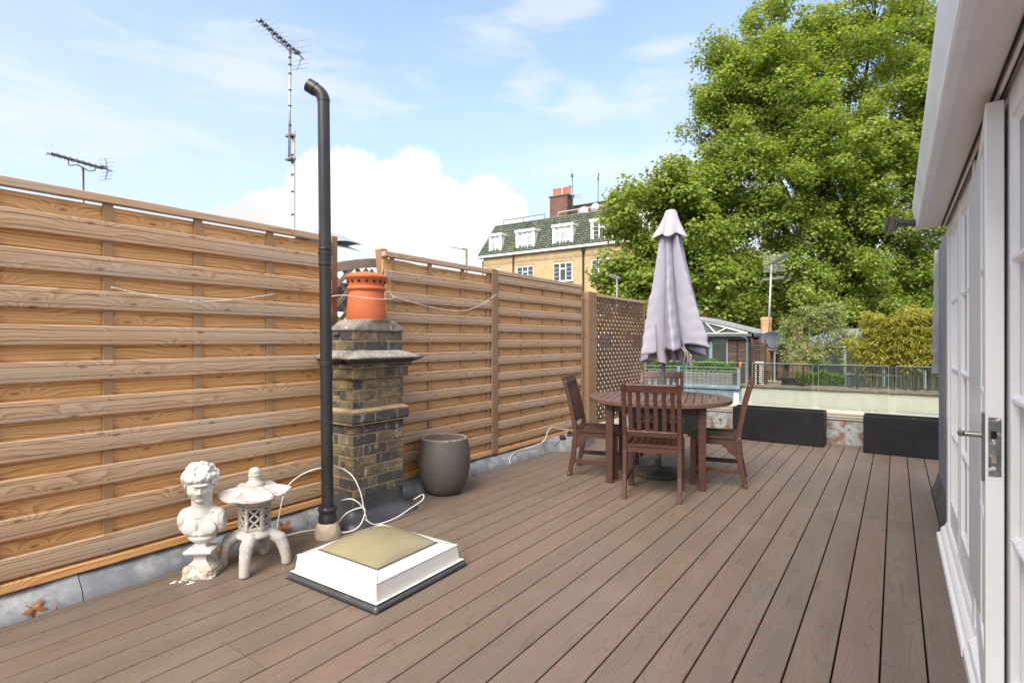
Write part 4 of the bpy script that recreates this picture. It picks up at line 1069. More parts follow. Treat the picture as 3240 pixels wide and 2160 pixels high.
a = MB(); a.box(-.028,.028,-.0145,-.012,-.013,.013); pl = a.build('maker_plate', M['nickel'], ch); pl.location = (-.075,-.281,.905); pl.rotation_euler = (R(13),R(18),0)
c2_ = copy_tree(ch); [bpy.data.objects.remove(x) for x in list(c2_.children) if x.name.startswith('maker_plate')]
c2_['label'] = 'left chair seen from its side, standing nearest the fence'; place(c2_, .575, 'left', R(-90)+R(1), -.05)
c3_ = copy_tree(c2_); c3_['label'] = 'right chair seen from its side, standing nearest the black planters'; place(c3_, .53, 'right', R(90)-R(3), .02)
c4_ = copy_tree(c2_); c4_['label'] = 'far chair facing the viewer, mostly hidden behind the table and the front chair'; place(c4_, .66, 'far', R(180), -.04)

# ================================================================== parasol
def parasol():
    t = thing('garden_parasol', 'closed lilac grey canvas parasol standing through the table', 'parasol', (TC.x-.015, TC.y+.03, 0))
    lx, ly = .042, .024
    ax = lambda z: Vector((lx*z, ly*z, z))
    MB().tube([ax(.04), ax(2.50)], .019, 18).build('pole', M['steel'], t, smooth=40)
    a = MB(); a.lathe([(0,0),(.205,0),(.215,.012),(.214,.030),(.20,.046),(.12,.058),(.04,.066),(.03,.07),(.028,.15),(0,.15)], 48); a.build('base', M['concrete'], t, smooth=40)
    # folded canopy: deep overlapping pleats that open out towards an uneven hem
    NF = 6; n = 240; rows = 52; vs = []; rr = random.Random(21)
    zt, amp = 2.36, [rr.uniform(.85,1.12) for _ in range(NF)]; tw = [rr.uniform(-.10,.10) for _ in range(NF)]
    hem = [rr.uniform(-.05,.05) for _ in range(NF)]
    ctl = [(0,.085),(.06,.10),(.3,.155),(.6,.245),(.85,.325),(1,.36)]
    def rad(u):
        for (a0, r0), (a1, r1) in zip(ctl[:-1], ctl[1:]):
            if u <= a1: return r0+(r1-r0)*(u-a0)/(a1-a0)
        return ctl[-1][1]
    for k in range(rows+1):
        u = k/rows
        for i in range(n):
            th = 2*math.pi*i/n; ph = th*NF/(2*math.pi); f = int(ph) % NF; fr = ph-int(ph)
            # each pleat: sharp ridge leaning over, deep valley
            sk = fr**(1.0+.9*u)
            pr = (1-abs(2*sk-1))**.85
            val = .40-.10*u
            a_ = amp[f]*(1-fr)+amp[(f+1)%NF]*fr
            r = rad(u)*(val+(1.02-val)*pr)*a_
            r += .007*math.sin(7*th+u*9+2*math.sin(u*5+th))*u + .004*math.sin(13*th-u*31)*u*(1-pr) + .004*math.sin(31*th+u*23+f)*u*pr + .0035*math.sin(u*60+th*5)*pr*(.3+u)
            th2 = th + tw[f]*u*math.sin(math.pi*fr) + .18*u
            z = zt - u*(zt-1.145) 
            z -= (u**3)*(.05*(1-pr)*-1.0 + hem[f]*math.sin(math.pi*fr) + .05*math.cos(th2-2.6))
            c_ = ax(z) + Vector((.082, .058, 0))*u; vs.append((c_.x + r*math.cos(th2)*1.05, c_.y + r*math.sin(th2)*1.05, z))
    a = MB(); a.add(vs, [(k*n+i, k*n+(i+1)%n, (k+1)*n+(i+1)%n, (k+1)*n+i) for k in range(rows) for i in range(n)])
    o = a.build('canopy', M['fabric'], t, smooth='all', fix=False); s = o.modifiers.new('thick', 'SOLIDIFY'); s.thickness = .002
    # inner hanging folds that show under the hem
    a = MB()
    for k, (th, r0, r1, zlo) in enumerate([(-1.9,.05,.25,1.06),(-1.2,.06,.22,1.09),(-2.6,.06,.24,1.10),(-.5,.05,.25,1.11),(2.0,.05,.2,1.12)]):
        def fn(u, v, th=th, r0=r0, r1=r1, zlo=zlo):
            z = 1.45*(1-v)+zlo*v + .06*u*v*math.sin(k+1); r = r0+(r1-r0)*u*(.5+.5*v); c_ = ax(z) + Vector((.07, .05, 0))*v; tt = th+.18*v*math.sin(u*5)+.25*u*v
            return (c_.x+r*math.cos(tt), c_.y+r*math.sin(tt), z)
        a.grid(10, 10, fn)
    a.build('inner_fold', M['fabric'], t, smooth='all', fix=False)
    # vent flounce and cap
    a = MB(); n = 120; vs = []
    for k in range(15):
        u = k/14
        for i in range(n):
            th = 2*math.pi*i/n; w = math.cos(th*5+.4); r = (.058+.085*u**1.1)*(1+.30*u*w*(.8+.2*math.sin(th*2))) ; z = 2.52 - .225*u - .02*u*w; c_ = ax(z)
            vs.append((c_.x+r*math.cos(th), c_.y+r*math.sin(th), z))
    a.add(vs, [(k*n+i, k*n+(i+1)%n, (k+1)*n+(i+1)%n, (k+1)*n+i) for k in range(14) for i in range(n)])
    o = a.build('vent_flounce', M['fabric_pale'], t, smooth='all', fix=False); s = o.modifiers.new('thick', 'SOLIDIFY'); s.thickness = .002
    c_ = ax(2.5); a = MB(); a.lathe([(.05,2.515),(.060,2.52),(.061,2.53),(.056,2.538),(.045,2.553),(.02,2.562),(0,2.564)], 28, TR((c_.x,c_.y,0))); a.build('cap', M['fabric_pale'], t, smooth=50)
    a = MB(); c_ = ax(1.2)
    for k in range(3): a.tube(curve([(c_.x+.20,c_.y-.10,1.24),(c_.x+.24+.02*k,c_.y-.12,1.18),(c_.x+.23+.03*k,c_.y-.12+.01*k,1.11-.02*k)]), .004, 5)
    a.build('torn_tie', M['mortar'], t)
parasol()

# ================================================================== planters, end wall, glass
def planter(x0, x1, y0, y1, h, label):
    t = thing('trough_planter', label, 'planter', ((x0+x1)/2, (y0+y1)/2, 0), 0, 'charcoal trough planters at the end of the deck')
    X, Y, w = (x1-x0)/2, (y1-y0)/2, .022
    a = MB()
    vs = []
    for ex, z in ((0,.004),(0,h),(-w,h),(-w-.004,.30)): vs += [(-X-ex,-Y-ex,z),(X+ex,-Y-ex,z),(X+ex,Y+ex,z),(-X-ex,Y+ex,z)]
    a.add(vs, [(k*4+i, k*4+(i+1)%4, k*4+4+(i+1)%4, k*4+4+i) for k in range(3) for i in range(4)] + [(3,2,1,0)]); a.build('trough', M['planter'], t, bevel=.006, seg=2)
    MB().box(-X+.025,X-.025,-Y+.025,Y-.025,.30,.345).build('soil', M['soil'], t)
    a = MB(); rr = random.Random(int(abs(x0)*100))
    for k in range(16):
        p = Vector((rr.uniform(-X+.06,X-.06), rr.uniform(-Y+.05,Y-.05), .35)); an = rr.random()*6.3; L = rr.uniform(.05,.14)
        a.tube(curve([p, p+Vector((math.cos(an)*L*.5, math.sin(an)*L*.5, rr.uniform(.01,.06))), p+Vector((math.cos(an+.4)*L, math.sin(an+.4)*L, rr.uniform(.0,.05)))], 3), .0017, 4)
    a.build('dead_twigs', M['twig'], t)
    return t
planter(-1.766, -.713, 7.575, 7.905, .425, 'black trough planter right of the table, between the right chair and the rusty wall')
planter(-.308, .72, 7.50, 7.83, .43, 'black trough planter at the far right corner by the white house wall')
planter(-3.23, -2.21, 7.585, 7.915, .425, 'black trough planter half hidden behind the table and the front chair')
t = thing('parapet_upstand', 'low parapet at the deck end, rust stained below a moulded cream ledge', 'wall', (-1.4, 7.96, 0))
a = MB(); a.box(-2.02,2.0,.0,.30,-.06,.300); a.build('rusty_face', M['rust'], t)
a = MB(); a.prism([(-.012,.302),(-.020,.312),(-.020,.332),(-.034,.340),(-.040,.372),(-.048,.380),(-.048,.402),(-.03,.412),(.34,.425),(.34,.302)], 'x', -2.02, 2.0); a.build('moulded_ledge', M['cream_ledge'], t)
a = MB(); rr = random.Random(6)
for k in range(14):
    x = rr.uniform(-1.3,1.9); a.tube(curve([(x,.02,.415),(x+.01,.015,.435),(x-.01,.02,.45),(x+.005,.03,.44)], 3), .0022, 4)
a.build('peeling_flakes', M['statue_worn'], t)
GY = 8.075
def glass(x0, x1, label):
    t = thing('glass_panel', label, 'glass panel', ((x0+x1)/2, GY, .40), 0, 'clear glass guard panels at the end of the terrace'); X = (x1-x0)/2
    MB().box(-X+.001,X-.001,-.005,.005,.0,.589).build('pane', M['glass'], t)
    a = MB(); a.box(-X,X,-.0055,.0055,.589,.5925); a.box(-X-.001,-X+.001,-.0055,.0055,0,.589); a.box(X-.001,X+.001,-.0055,.0055,0,.589); a.build('polished_edge', M['glass_edge'], t)
glass(-3.17, -2.53, 'clear glass guard panel nearest the trellis, behind the parasol')
glass(-2.462, -1.712, 'clear glass guard panel in front of the grey railing and box hedge')
glass(-1.622, -.884, 'clear glass guard panel in front of the olive tree')
glass(-.818, -.07, 'clear glass guard panel in front of the near end of the bamboo')
glass(.003, .78, 'clear glass guard panel at the far right, cut off by the house wall')
a = MB(); a.box(-1.86,-1.80,8.04,8.06,.42,.56); tag(a.build('white_bracket', M['white_paint'], bevel=.003), 'short white upright bracket behind the right rim of the table', 'bracket')

# ================================================================== the house wall on the right: soffit, frame and glazed doors
WX = .275
t = thing('house_wall', 'white timber wall frame of the house along the right edge, with its moulded sill', 'house wall', (WX, 4.0, 0))
T = Matrix.Translation((-WX, -4.0, 0))
a = MB(); a.box(WX+.03, WX+.10, 4.50, 4.655, .0, 2.06, T); a.box(WX+.0, WX+.10, 4.475, 4.60, .10, 2.06, T); a.build('corner_frame', M['white_paint'], t, bevel=.006, seg=2)
a = MB(); a.box(WX+.002, WX+.10, 3.77, 3.835, .10, 2.06, T); a.build('mullion_post', M['white_paint'], t, bevel=.006, seg=2)
a = MB(); a.box(WX-.008, WX+.10, 2.965, 3.04, .10, 2.06, T); a.build('hinge_post', M['white_paint'], t, bevel=.006, seg=2)
a = MB(); a.box(WX+.006, WX+.10, -1.5, 4.6, 2.0, 2.075, T); a.build('head_frame', M['white_paint'], t, bevel=.004)
a = MB(); a.prism([(.100,.0-.02),(-.053,-.02),(-.055,.028),(-.050,.038),(-.040,.042),(-.034,.050),(-.034,.066),(-.024,.078),(-.012,.088),(-.006,.105),(.004,.120),(.100,.120)], 'y', 2.9-4, 4.56-4); a.build('sill', M['white_paint'], t, bevel=.002)
a = MB(); a.prism([(.100,.0-.02),(-.050,-.02),(-.050,.040),(-.036,.052),(-.030,.075),(.0,.085),(.100,.09)], 'y', -1.5-4, 2.895-4); a.build('sill', M['white_paint'], t, bevel=.002)
a = MB(); a.box(WX+.10, WX+.16, -1.5, 5.9, -.05, 2.1, T); a.build('inner_wall', M['soffit'], t)
# roof edge
t = thing('eaves', 'off white soffit and fascia of the roof overhanging the doors at the upper right', 'eaves', (.2, 2, 2.06))
T = Matrix.Translation((-.2, -2, -2.06))
a = MB(); a.box(.150, .40, -1.5, 4.66, 2.066, 2.082, T); a.build('soffit', M['soffit'], t)
a = MB(); a.prism([(.150-.2,.0),(.122-.2,-.006),(.116-.2,.0),(.112-.2,.055),(.098-.2,.10),(.094-.2,.16),(.150-.2,.16)], 'y', -3.5, 2.663); a.build('fascia', M['white_paint'], t, smooth=40)
a = MB(); a.box(.265,.271,-1.5,4.60,2.052,2.066,T); a.box(.246,.251,-1.5,4.60,2.058,2.066,T); a.build('dark_seal', M['black'], t)
a = MB(); a.box(.255,.264,-1.5,4.62,2.050,2.0662,T); a.build('bead', M['soffit'], t)
a = MB(); a.add([(.10,-1.5,2.22),(.42,-1.5,2.30),(.42,4.67,2.30),(.10,4.67,2.22),(.10,-1.5,2.235),(.42,-1.5,2.315),(.42,4.67,2.315),(.10,4.67,2.235)], [(0,3,2,1),(4,5,6,7),(0,1,5,4),(1,2,6,5),(2,3,7,6),(3,0,4,7)], T); a.build('roof_sheet', M['lead'], t)
a = MB(); a.box(.15,.42,4.645,4.66,2.08,2.29,T); a.build('end_board', M['soffit'], t)

# glazed leaves. local: width along +Y from 0, outer face at x=0, thickness into +x
def door_leaf(label, w, loc, rz, rows=4, z0=.12, z1=2.03, stile=.075, extra=None, cols=2, name='french_door', bot=.17):
    t = thing(name, label, 'glazed door', loc, rz, 'white glazed doors along the house wall')
    th = .044; gb, gt = z0+bot, z1-.07
    a = MB(); a.box(0,th,0,stile,z0,z1); a.box(0,th,w-stile,w,z0,z1); a.box(.0005,th-.0005,stile,w-stile,z0,gb); a.box(.0005,th-.0005,stile,w-stile,gt,z1); a.build('frame', M['white_paint'], t, bevel=.004, seg=2)
    a = MB(); a.box(.020,.024,stile,w-stile,gb,gt); a.build('panes', M['door_glass'], t)
    a = MB(); iw = w-2*stile
    for k in range(1, cols): y = stile+iw*k/cols; a.prism([(.002,y-.004),(.002,y+.004),(.010,y+.012),(.034,y+.012),(.042,y+.004),(.042,y-.004),(.034,y-.012),(.010,y-.012)], 'z', gb, gt)
    b = MB()
    for k in range(1, rows): z = gb+(gt-gb)*k/rows; b.prism([(.0015,z-.005),(.0015,z+.005),(.010,z+.013),(.034,z+.013),(.042,z+.004),(.042,z-.004),(.034,z-.013),(.010,z-.013)], 'y', stile, w-stile)
    a.build('glazing_bar', M['white_paint'], t); b.build('cross_bars', M['white_paint'], t)
    g = MB()
    for yy in (stile, w-stile-.012): g.prism([(.004,yy),(.018,yy),(.018,yy+.012)] if yy == stile else [(.018,yy),(.018,yy+.012),(.004,yy+.012)], 'z', gb, gt)
    for k in range(rows):
        for zz, up in ((gb+(gt-gb)*k/rows, 1), (gb+(gt-gb)*(k+1)/rows, -1)):
            g.prism([(.006,zz),(.019,zz),(.019,zz+.016*up)], 'y', stile, w-stile)
    g.build('glazing_bead', M['white_paint'], t)
    return t
door_leaf('farthest narrow white glazed leaf beside the lead clad corner', .63, (WX+.01, 3.838, 0), 0, z0=.122, bot=.165)
door_leaf('closed white glazed leaf just beyond the brass coloured hinges', .72, (WX+.004, 3.045, 0), 0, z0=.122, bot=.165)
od = door_leaf('white glazed leaf standing slightly open, with the lever handle and worn lock plate', .755, (WX-.050, 2.205, 0), -R(3.6), z0=.10, bot=.19, stile=.10)
nd = door_leaf('nearest white glazed leaf cut off by the right edge of the picture', .92, (WX+.004, 1.335, 0), 0, z0=.10, bot=.19, stile=.085)
# furniture of the open leaf (local frame: free edge at y=0 facing -Y)
h = MB(); h.box(-.0075,-.0005,.028,.066,.86,1.075); hp = h.build('handle_plate', M['nickel'], od, bevel=.003)
h = MB(); h.tube([(-.006,.047,1.003),(-.048,.047,1.003)], .0085, 14); h.tube(curve([(-.048,.047,1.003),(-.056,.058,1.002),(-.058,.09,1.0),(-.056,.150,.986)], 5), [.0085]*15+[.007], 12); h.build('lever', M['nickel'], hp, smooth=60)
h = MB(); h.box(.007,.037,-.0022,-.0003,.885,1.065); lp = h.build('lock_plate', M['lockplate'], od, bevel=.001)
h = MB(); h.box(.013,.027,-.0030,-.0020,1.0,1.024); h.build('keep_hole', M['black'], lp)
h = MB(); h.box(.014,.026,-.0045,-.0020,.925,.955); h.build('bolt', M['brass'], lp)
h = MB(); [h.lathe([(.004,0),(.0035,.001)], 10, TR((.021,-.0022,z), (R(90),0,0))) for z in (.897,1.053)]; h.build('screws', M['nickel'], lp)
for z in (1.77, 1.01, .36):
    h = MB(); 
    for k in range(5): h.tube([(-.004,.752,z-.05+.02*k+.001),(-.004,.752,z-.05+.02*k+.019)], .0075, 12)
    h.box(-.004,.0,.725,.752,z-.05,z+.05); h.build('hinge', M['brass'], od, smooth=40)
h = MB(); h.box(.045,.062,.004,.030,.84,1.04); h.build('keep', M['lockplate'], nd, bevel=.001); nd.children[-1].location = (-.045,.83,0)

# lead clad return beyond the white frame, with slates on its end
t = thing('lead_clad_wall', 'strip of wall clad in ribbed grey lead beyond the white door frame', 'wall', (.32, 5.3, 0)); T = Matrix.Translation((-.32,-5.3,0))
a = MB(); y0, y1 = 4.662, 5.93; n = 64; prof = []
for i in range(n+1):
    y = y0 + (y1-y0)*i/n; prof.append((.302 + .012*max(0, math.sin(i*.95))**6 - (.016 if i < 2 else 0), y))
poly = prof + [(.42, y1), (.42, y0)]
a.prism(poly, 'z', .02, 2.10, T); a.build('cladding', surf('pale_lead_sheet', (.24,.26,.31), (.16,.18,.22), 3, .5, metallic=.3, bump=.2, bscale=6, stretch=(1,1,.2)), t, smooth=35)
a = MB(); a.prism([(.30,-.04),(.262,-.03),(.258,.03),(.285,.10),(.296,.16),(.31,.16)], 'y', 4.64, 5.95, T); a.build('foot_flashing', M['lead_dark'], t, smooth=40)
random.seed(12)
for k in range(6):
    z1_ = 2.08 - k*.17; a = MB(); x0 = .262 + random.uniform(-.006,.006) + .006*k*0
    a.add([(x0-.002*k,5.935,z1_-.215),(.46,5.935,z1_-.215),(.46,5.925,z1_),(x0+.012,5.925,z1_),(x0-.002*k,5.945,z1_-.215),(.46,5.945,z1_-.215),(.46,5.933,z1_),(x0+.012,5.933,z1_)],
          [(0,1,2,3),(7,6,5,4),(0,4,5,1),(1,5,6,2),(2,6,7,3),(3,7,4,0)], T); a.build('end_slate', M['lead'], t)
a = MB(); a.box(.34, 1.6, 4.68, 5.9, 2.10, 2.16, T); a.build('roof_cap', M['lead'], t)

# floodlight on the eaves end
t = thing('floodlight', 'small black floodlight on an arm at the far end of the eaves', 'floodlight', (.112, 4.62, 2.095)); 
a = MB(); a.bar((0,0,.01),(-.105,.03,.035),.018,.03); a.bar((-.0,0,-.012),(-.10,.03,.012),.012,.012); a.build('arm', M['plastic_black'], t, bevel=.003)
a = MB(); Tt = TR((-.135,.04,.02), (R(0), R(12), R(10)))
a.box(-.028,.012,-.05,.05,-.055,.045,Tt); a.box(.012,.030,-.035,.035,-.03,.025,Tt); a.box(-.034,-.028,-.056,.056,-.062,.056,Tt); a.build('lamp_head', M['plastic_black'], t, bevel=.004)
a = MB(); a.tube(curve([(-.11,.03,-.02),(-.08,.02,-.052),(-.04,.01,-.045),(-.01,.0,-.015)],5), .003, 6); a.build('flex', M['black_pipe'], t)
# ================================================================== world points from the surveyed picture rays (used once, to place far things at real distances)
_s, _c = math.sin(YAW), math.cos(YAW)
def ray(px, py):
    u = (px-1620)/F; v = (1077-py)/F; return Vector((-_s+u*_c, _c+u*_s, v))
def at(px, py, d): r = ray(px, py)*d; r.z += CH; return r
def atY(px, py, y): r = ray(px, py); r *= y/r.y; r.z += CH; return r

GZ = -9.0
a = MB().box(-400, 400, -400, 600, GZ-.5, GZ); tag(a.build('ground', M['street']), 'street level ground far below the terrace', kind='structure')
a = MB().box(-3.50, 2.2, -1.7, 8.36, GZ, -.145); tag(a.build('building_below', M['brick_brown']), 'body of the house carrying the terrace', 'house')

# ------------------------------------------------------------------ neighbour across the light well
a = MB(); a.box(-3.06, 4.5, 14.0, 14.30, GZ, .185); t = tag(a.build('parapet_wall', M['cream']), 'long cream rendered parapet wall below the black railing', 'wall')
a = MB(); n = 60
vs = []; random.seed(9)
for i in range(n+1):
    x = -3.10 + 7.6*i/n; e = random.uniform(-.006,.006)
    vs += [(x,13.955,.190+e),(x,13.95,.232+e),(x,14.35,.240+e),(x,14.35,.19)]
a.add(vs, [(i*4+j, i*4+(j+1)%4, i*4+4+(j+1)%4, i*4+4+j) for i in range(n) for j in range(4)] + [(0,1,2,3)]); a.build('coping', M['coping'], t)
a = MB(); a.box(-7.2, -3.065, 13.98, 14.3, GZ, .10); t = tag(a.build('lead_parapet', M['lead_blue']), 'blue grey lead clad parapet behind the table', 'wall')
a = MB(); a.box(-7.2, -3.08, 13.93, 14.3, .102, .18); a.build('capping', M['lead_blue'], t, bevel=.01, seg=2)
a = MB(); [a.box(x-.012, x+.012, 13.955, 13.975, -1.2, .10) for x in (-6.3,-5.5,-4.7,-4.1,-3.6)]; a.build('welts', M['lead_blue'], t, bevel=.005)
a = MB().box(-7.2, 4.5, 14.3, 20, -.25, .0); tag(a.build('neighbour_terrace', M['roofdark']), 'paved floor of the terrace across the light well', kind='structure')
a = MB().box(-7.2, 4.5, 14.31, 20, GZ, -.26); tag(a.build('neighbour_building', M['brick_brown']), 'house body under the terrace across the light well', 'house')

t = thing('black_railing', 'low black iron railing on the coping in front of the bamboo', 'railing', (-.8, 14.15, .235)); T = Matrix.Translation((.8,-14.15,-.235))
X0, X1 = -2.86, 2.2
MB().box(X0, X1, 14.135, 14.165, .715, .738, T).build('top_rail', M['iron'], t); MB().box(X0, X1, 14.138, 14.162, .275, .292, T).build('bottom_rail', M['iron'], t)
proto = None; x = X0+.04; k = 0
while x < X1:
    if not any(abs(x-q) < .035 for q in (-2.72,-1.746,-.693,.333,1.36)):
        if proto is None: o = MB().box(-.006,.006,-.006,.006,.292,.715).build('baluster', M['iron'], t); proto = o; o.location = (x+.8,0,-.235)
        else: o = proto.copy(); C.objects.link(o); o.location = (x+.8,0,-.235)
    x += .1055
for q in (-2.72,-1.746,-.693,.333,1.36): MB().box(q-.022, q+.022, 14.13, 14.17, .235, .735, T).build('post', M['iron'], t)
t = thing('grey_railing', 'pale blue grey metal railing on the lead parapet in front of the box hedge', 'railing', (-4.5, 14.1, .18)); T = Matrix.Translation((4.5,-14.1,-.18))
for nm, z, h in (('top_rail',.635,.014),('middle_rail',.545,.012),('bottom_rail',.20,.010)): MB().box(-7.0,-3.12,14.09,14.11,z-h,z+h*.2,T).build(nm, M['greyblue'], t)
proto = None; x = -7.0
while x < -3.2:
    if proto is None: proto = o = MB().box(-.0055,.0055,-.0055,.0055,.20,.54).build('baluster', M['greyblue'], t)
    else: o = proto.copy(); C.objects.link(o)
    o.location = (x+4.5, 0, -.18); x += .112
for x in (-6.4,-5.6,-5.05,-4.15,-3.70): MB().box(x-.005,x+.005,14.094,14.106,.545,.63,T).build('spacer', M['greyblue'], t)
for x in (-6.0,-4.62,-3.14): MB().box(x-.035,x+.035,14.07,14.13,.18,.64,T).build('post', M['greyblue'], t)
a = MB(); a.tube([(-3.10,14.06,.64),(-3.10,14.05,.70),(-3.095,14.06,.78)], [.02,.028,.012], 8); tag(a.build('orange_cap', surf('orange_plastic', (.75,.22,.03), None, 5)), 'bright orange cap on the end post of the grey railing', 'cap')

# garden room with hipped lead and glass roof
t = thing('garden_room', 'dark boarded garden room with a grey lead and glass roof right of the parasol', 'garden room', (-4.9, 16.0, 0)); T = Matrix.Translation((4.9,-16,0))
MB().box(-6.7,-3.30,16.06,19,.0,1.34,T).build('inner_core', M['room_glass'], t)
a = MB(); random.seed(4)
z = .0
while z < 1.33:
    for x0, x1 in ((-3.86,-3.60),(-3.595,-3.31)): a.box(x0, x1, 16.0+random.uniform(-.004,.004), 16.06, z+.004, z+.118, T)
    a.box(-3.31, -3.285+random.uniform(-.003,.003), 16.0, 18.9, z+.004, z+.118, T); z += .122
a.build('board_cladding', M['shed'], t)
for k, x in enumerate((-4.62,-5.35,-6.1)):
    f = MB(); w = .30
    for (p, q, r_, s) in ((x-w,x-w+.05,0,1.33),(x+w-.05,x+w,0,1.33),(x-w,x+w,1.27,1.33),(x-w,x+w,0,.08)): f.box(p,q,16.0,16.05,r_,s,T)
    d = f.build('door', M['greyblue'], t); MB().box(x-w+.05,x+w-.05,16.02,16.03,.08,1.27,T).build('pane', M['room_glass'], d)
MB().box(-4.30,-3.87,16.01,16.05,0,1.33,T).build('side_window', M['room_glass'], t)
MB().box(-4.315,-4.28,15.99,16.055,0,1.33,T).build('jamb', M['greyblue'], t); MB().box(-3.895,-3.86,15.985,16.055,0,1.33,T).build('jamb', M['greyblue'], t)
a = MB(); a.box(-6.9,-3.18,15.86,16.0,1.345,1.37,T); a.box(-6.9,-3.12,15.80,15.9,1.40,1.49,T); a.box(-6.88,-3.14,15.90,19.1,1.38,1.46,T); a.box(-3.20,-3.10,15.8,19.1,1.40,1.49,T); a.build('gutter', M['steel'], t, bevel=.012)
a = MB(); A_ = (-3.10,15.80,1.50); B_ = (-6.9,15.80,1.50); P_ = (-5.0,15.95,2.02); Q_ = (-5.0,19.1,2.02); D_ = (-3.10,19.1,1.5); E_ = (-6.9,19.1,1.5)
a.add([A_,P_,Q_,D_,B_,E_], [(0,3,2,1),(4,1,2,5)], T); a.build('lead_roof', M['lead'], t, fix=False)
a = MB()
for k in range(9):
    y = 15.84+.4*k; a.bar(T @ Vector((-3.10,y,1.515)), T @ Vector((-5.0,y+.0,2.035)), .03, .03)
a.build('roof_rolls', M['lead'], t)
a = MB(); a.add([(-3.5,15.88,1.50),(-6.5,15.88,1.50),(-5.0,15.99,1.93)], [(0,1,2)], T); a.build('gable_glass', M['room_glass'], t, fix=False)
a = MB(); V_ = lambda *p: T @ Vector(p)
a.bar(V_(-3.3,15.84,1.50),V_(-5.0,15.93,2.0),.05,.05); a.bar(V_(-6.7,15.84,1.50),V_(-5.0,15.93,2.0),.05,.05); a.bar(V_(-4.15,15.84,1.51),V_(-4.45,15.90,1.83),.03,.03); a.bar(V_(-4.15,15.84,1.51),V_(-3.85,15.87,1.66),.03,.03); a.box(-6.7,-3.3,15.82,15.87,1.495,1.515,T); a.build('gable_bars', M['white_metal'], t)
a = MB(); a.tube([V_(-3.5,15.84,1.42),V_(-3.36,15.84,1.40),V_(-3.335,15.88,1.33),V_(-3.335,15.95,1.28),V_(-3.335,15.95,0)], .033, 10); a.build('downpipe', M['greyblue'], t, smooth=50)
a = MB(); a.tube([V_(-3.60,15.98,1.33),V_(-3.605,15.97,.9),V_(-3.59,15.97,.4),V_(-3.6,15.97,.1)], .010, 6); a.build('hanging_flex', M['iron'], t)

# hedge troughs
def quads_leaves(name, mat, pts, nrm, size, parent, aspect=.55, shape='leaf', fold=.25, dirs=None):
    """many small leaf faces: pts (n,3), nrm (n,3)"""
    n = len(pts)
    if shape == 'plane': L = np.array([(0,-.05),(.30,.05),(.52,.36),(.25,.46),(.0,1.0),(-.25,.46),(-.52,.36),(-.30,.05)])
    elif shape == 'blade': L = np.array([(0,0),(.5,.28),(.38,.62),(0,1.0),(-.38,.62),(-.5,.28)])
    else: L = np.array([(0,0),(.42,.35),(.32,.75),(0,1),(-.32,.75),(-.42,.35)])
    L = L.copy(); L[:,0] *= aspect if shape != 'plane' else 1.0
    z = nrm/np.linalg.norm(nrm, axis=1, keepdims=True)
    r = dirs if dirs is not None else rng.normal(size=(n,3))
    y = r - (r*z).sum(1, keepdims=True)*z; y /= np.linalg.norm(y, axis=1, keepdims=True)+1e-9; x = np.cross(y, z)
    s = (size*rng.uniform(.65,1.3,n))[:,None,None] if np.isscalar(size) else size[:,None,None]
    V = pts[:,None,:] + s*(L[None,:,0:1]*x[:,None,:] + (L[None,:,1:2]-.4)*y[:,None,:] - fold*(np.abs(L[None,:,0:1])+ .3*L[None,:,1:2]**2)*z[:,None,:])
    k = len(L); V = V.reshape(-1,3)
    me = bpy.data.meshes.new(name); me.vertices.add(len(V)); me.vertices.foreach_set('co', V.ravel().astype(np.float32))
    me.loops.add(n*k); me.loops.foreach_set('vertex_index', np.arange(n*k, dtype=np.int32))
    me.polygons.add(n); me.polygons.foreach_set('loop_start', np.arange(0, n*k, k, dtype=np.int32)); me.polygons.foreach_set('loop_total', np.full(n, k, dtype=np.int32))
    me.materials.append(mat); me.update(calc_edges=True); me.validate()
    o = bpy.data.objects.new(name, me); C.objects.link(o)
    if parent: o.parent = parent
    return o
def box_hedge(x0, x1, y, z0, z1, label, n, trough=True, dy=.22, name='box_hedge', leaf='leaf_box', size=.05):
    t = thing(name, label, 'hedge', ((x0+x1)/2, y, 0)); w = (x1-x0)/2
    p = np.c_[rng.uniform(-w,w,n), rng.uniform(-dy,dy,n), rng.uniform(z0,z1,n)]
    bump_ = .05*np.sin(p[:,0]*9+1)+.03*np.sin(p[:,0]*23); p[:,2] += bump_*(p[:,2]-z0)/(z1-z0)
    e = rng.integers(0,3,n); p[e==0,1] = -dy*rng.uniform(.85,1.1,(e==0).sum()); p[e==1,2] = z1+bump_[e==1]+rng.normal(0,.02,(e==1).sum())
    nr = np.c_[rng.normal(0,.6,n), rng.normal(-.5,.6,n), rng.normal(.7,.5,n)]
    quads_leaves('foliage', M[leaf], p, nr, size, t)
    a = MB(); rr = random.Random(3)
    for k in range(int(20*w)+4): x = rr.uniform(-w,w)*.9; a.tube([(x,0,z0-.05),(x+rr.uniform(-.1,.1),rr.uniform(-.1,.1),z1-.06)], .008, 5)
    a.build('stems', M['bark'], t)
    if trough:
        a = MB(); z = .02
        while z < z0-.02: a.box(-w-.05,w+.02,-dy-.06,dy+.04,z,min(z+.075,z0)); z += .08
        a.build('trough', M['tray'], t, bevel=.004)
    return t
box_hedge(-4.65, -3.42, 14.75, .47, .71, 'clipped box hedge in a grey boarded trough in front of the garden room', 5200)
box_hedge(-5.55, -4.95, 14.75, .47, .72, 'short clipped box hedge left of the long one, seen beneath the parasol hem', 2600)
box_hedge(-7.4, -5.9, 14.95, .3, .75, 'bushy green planting seen through the diamond trellis', 5000)
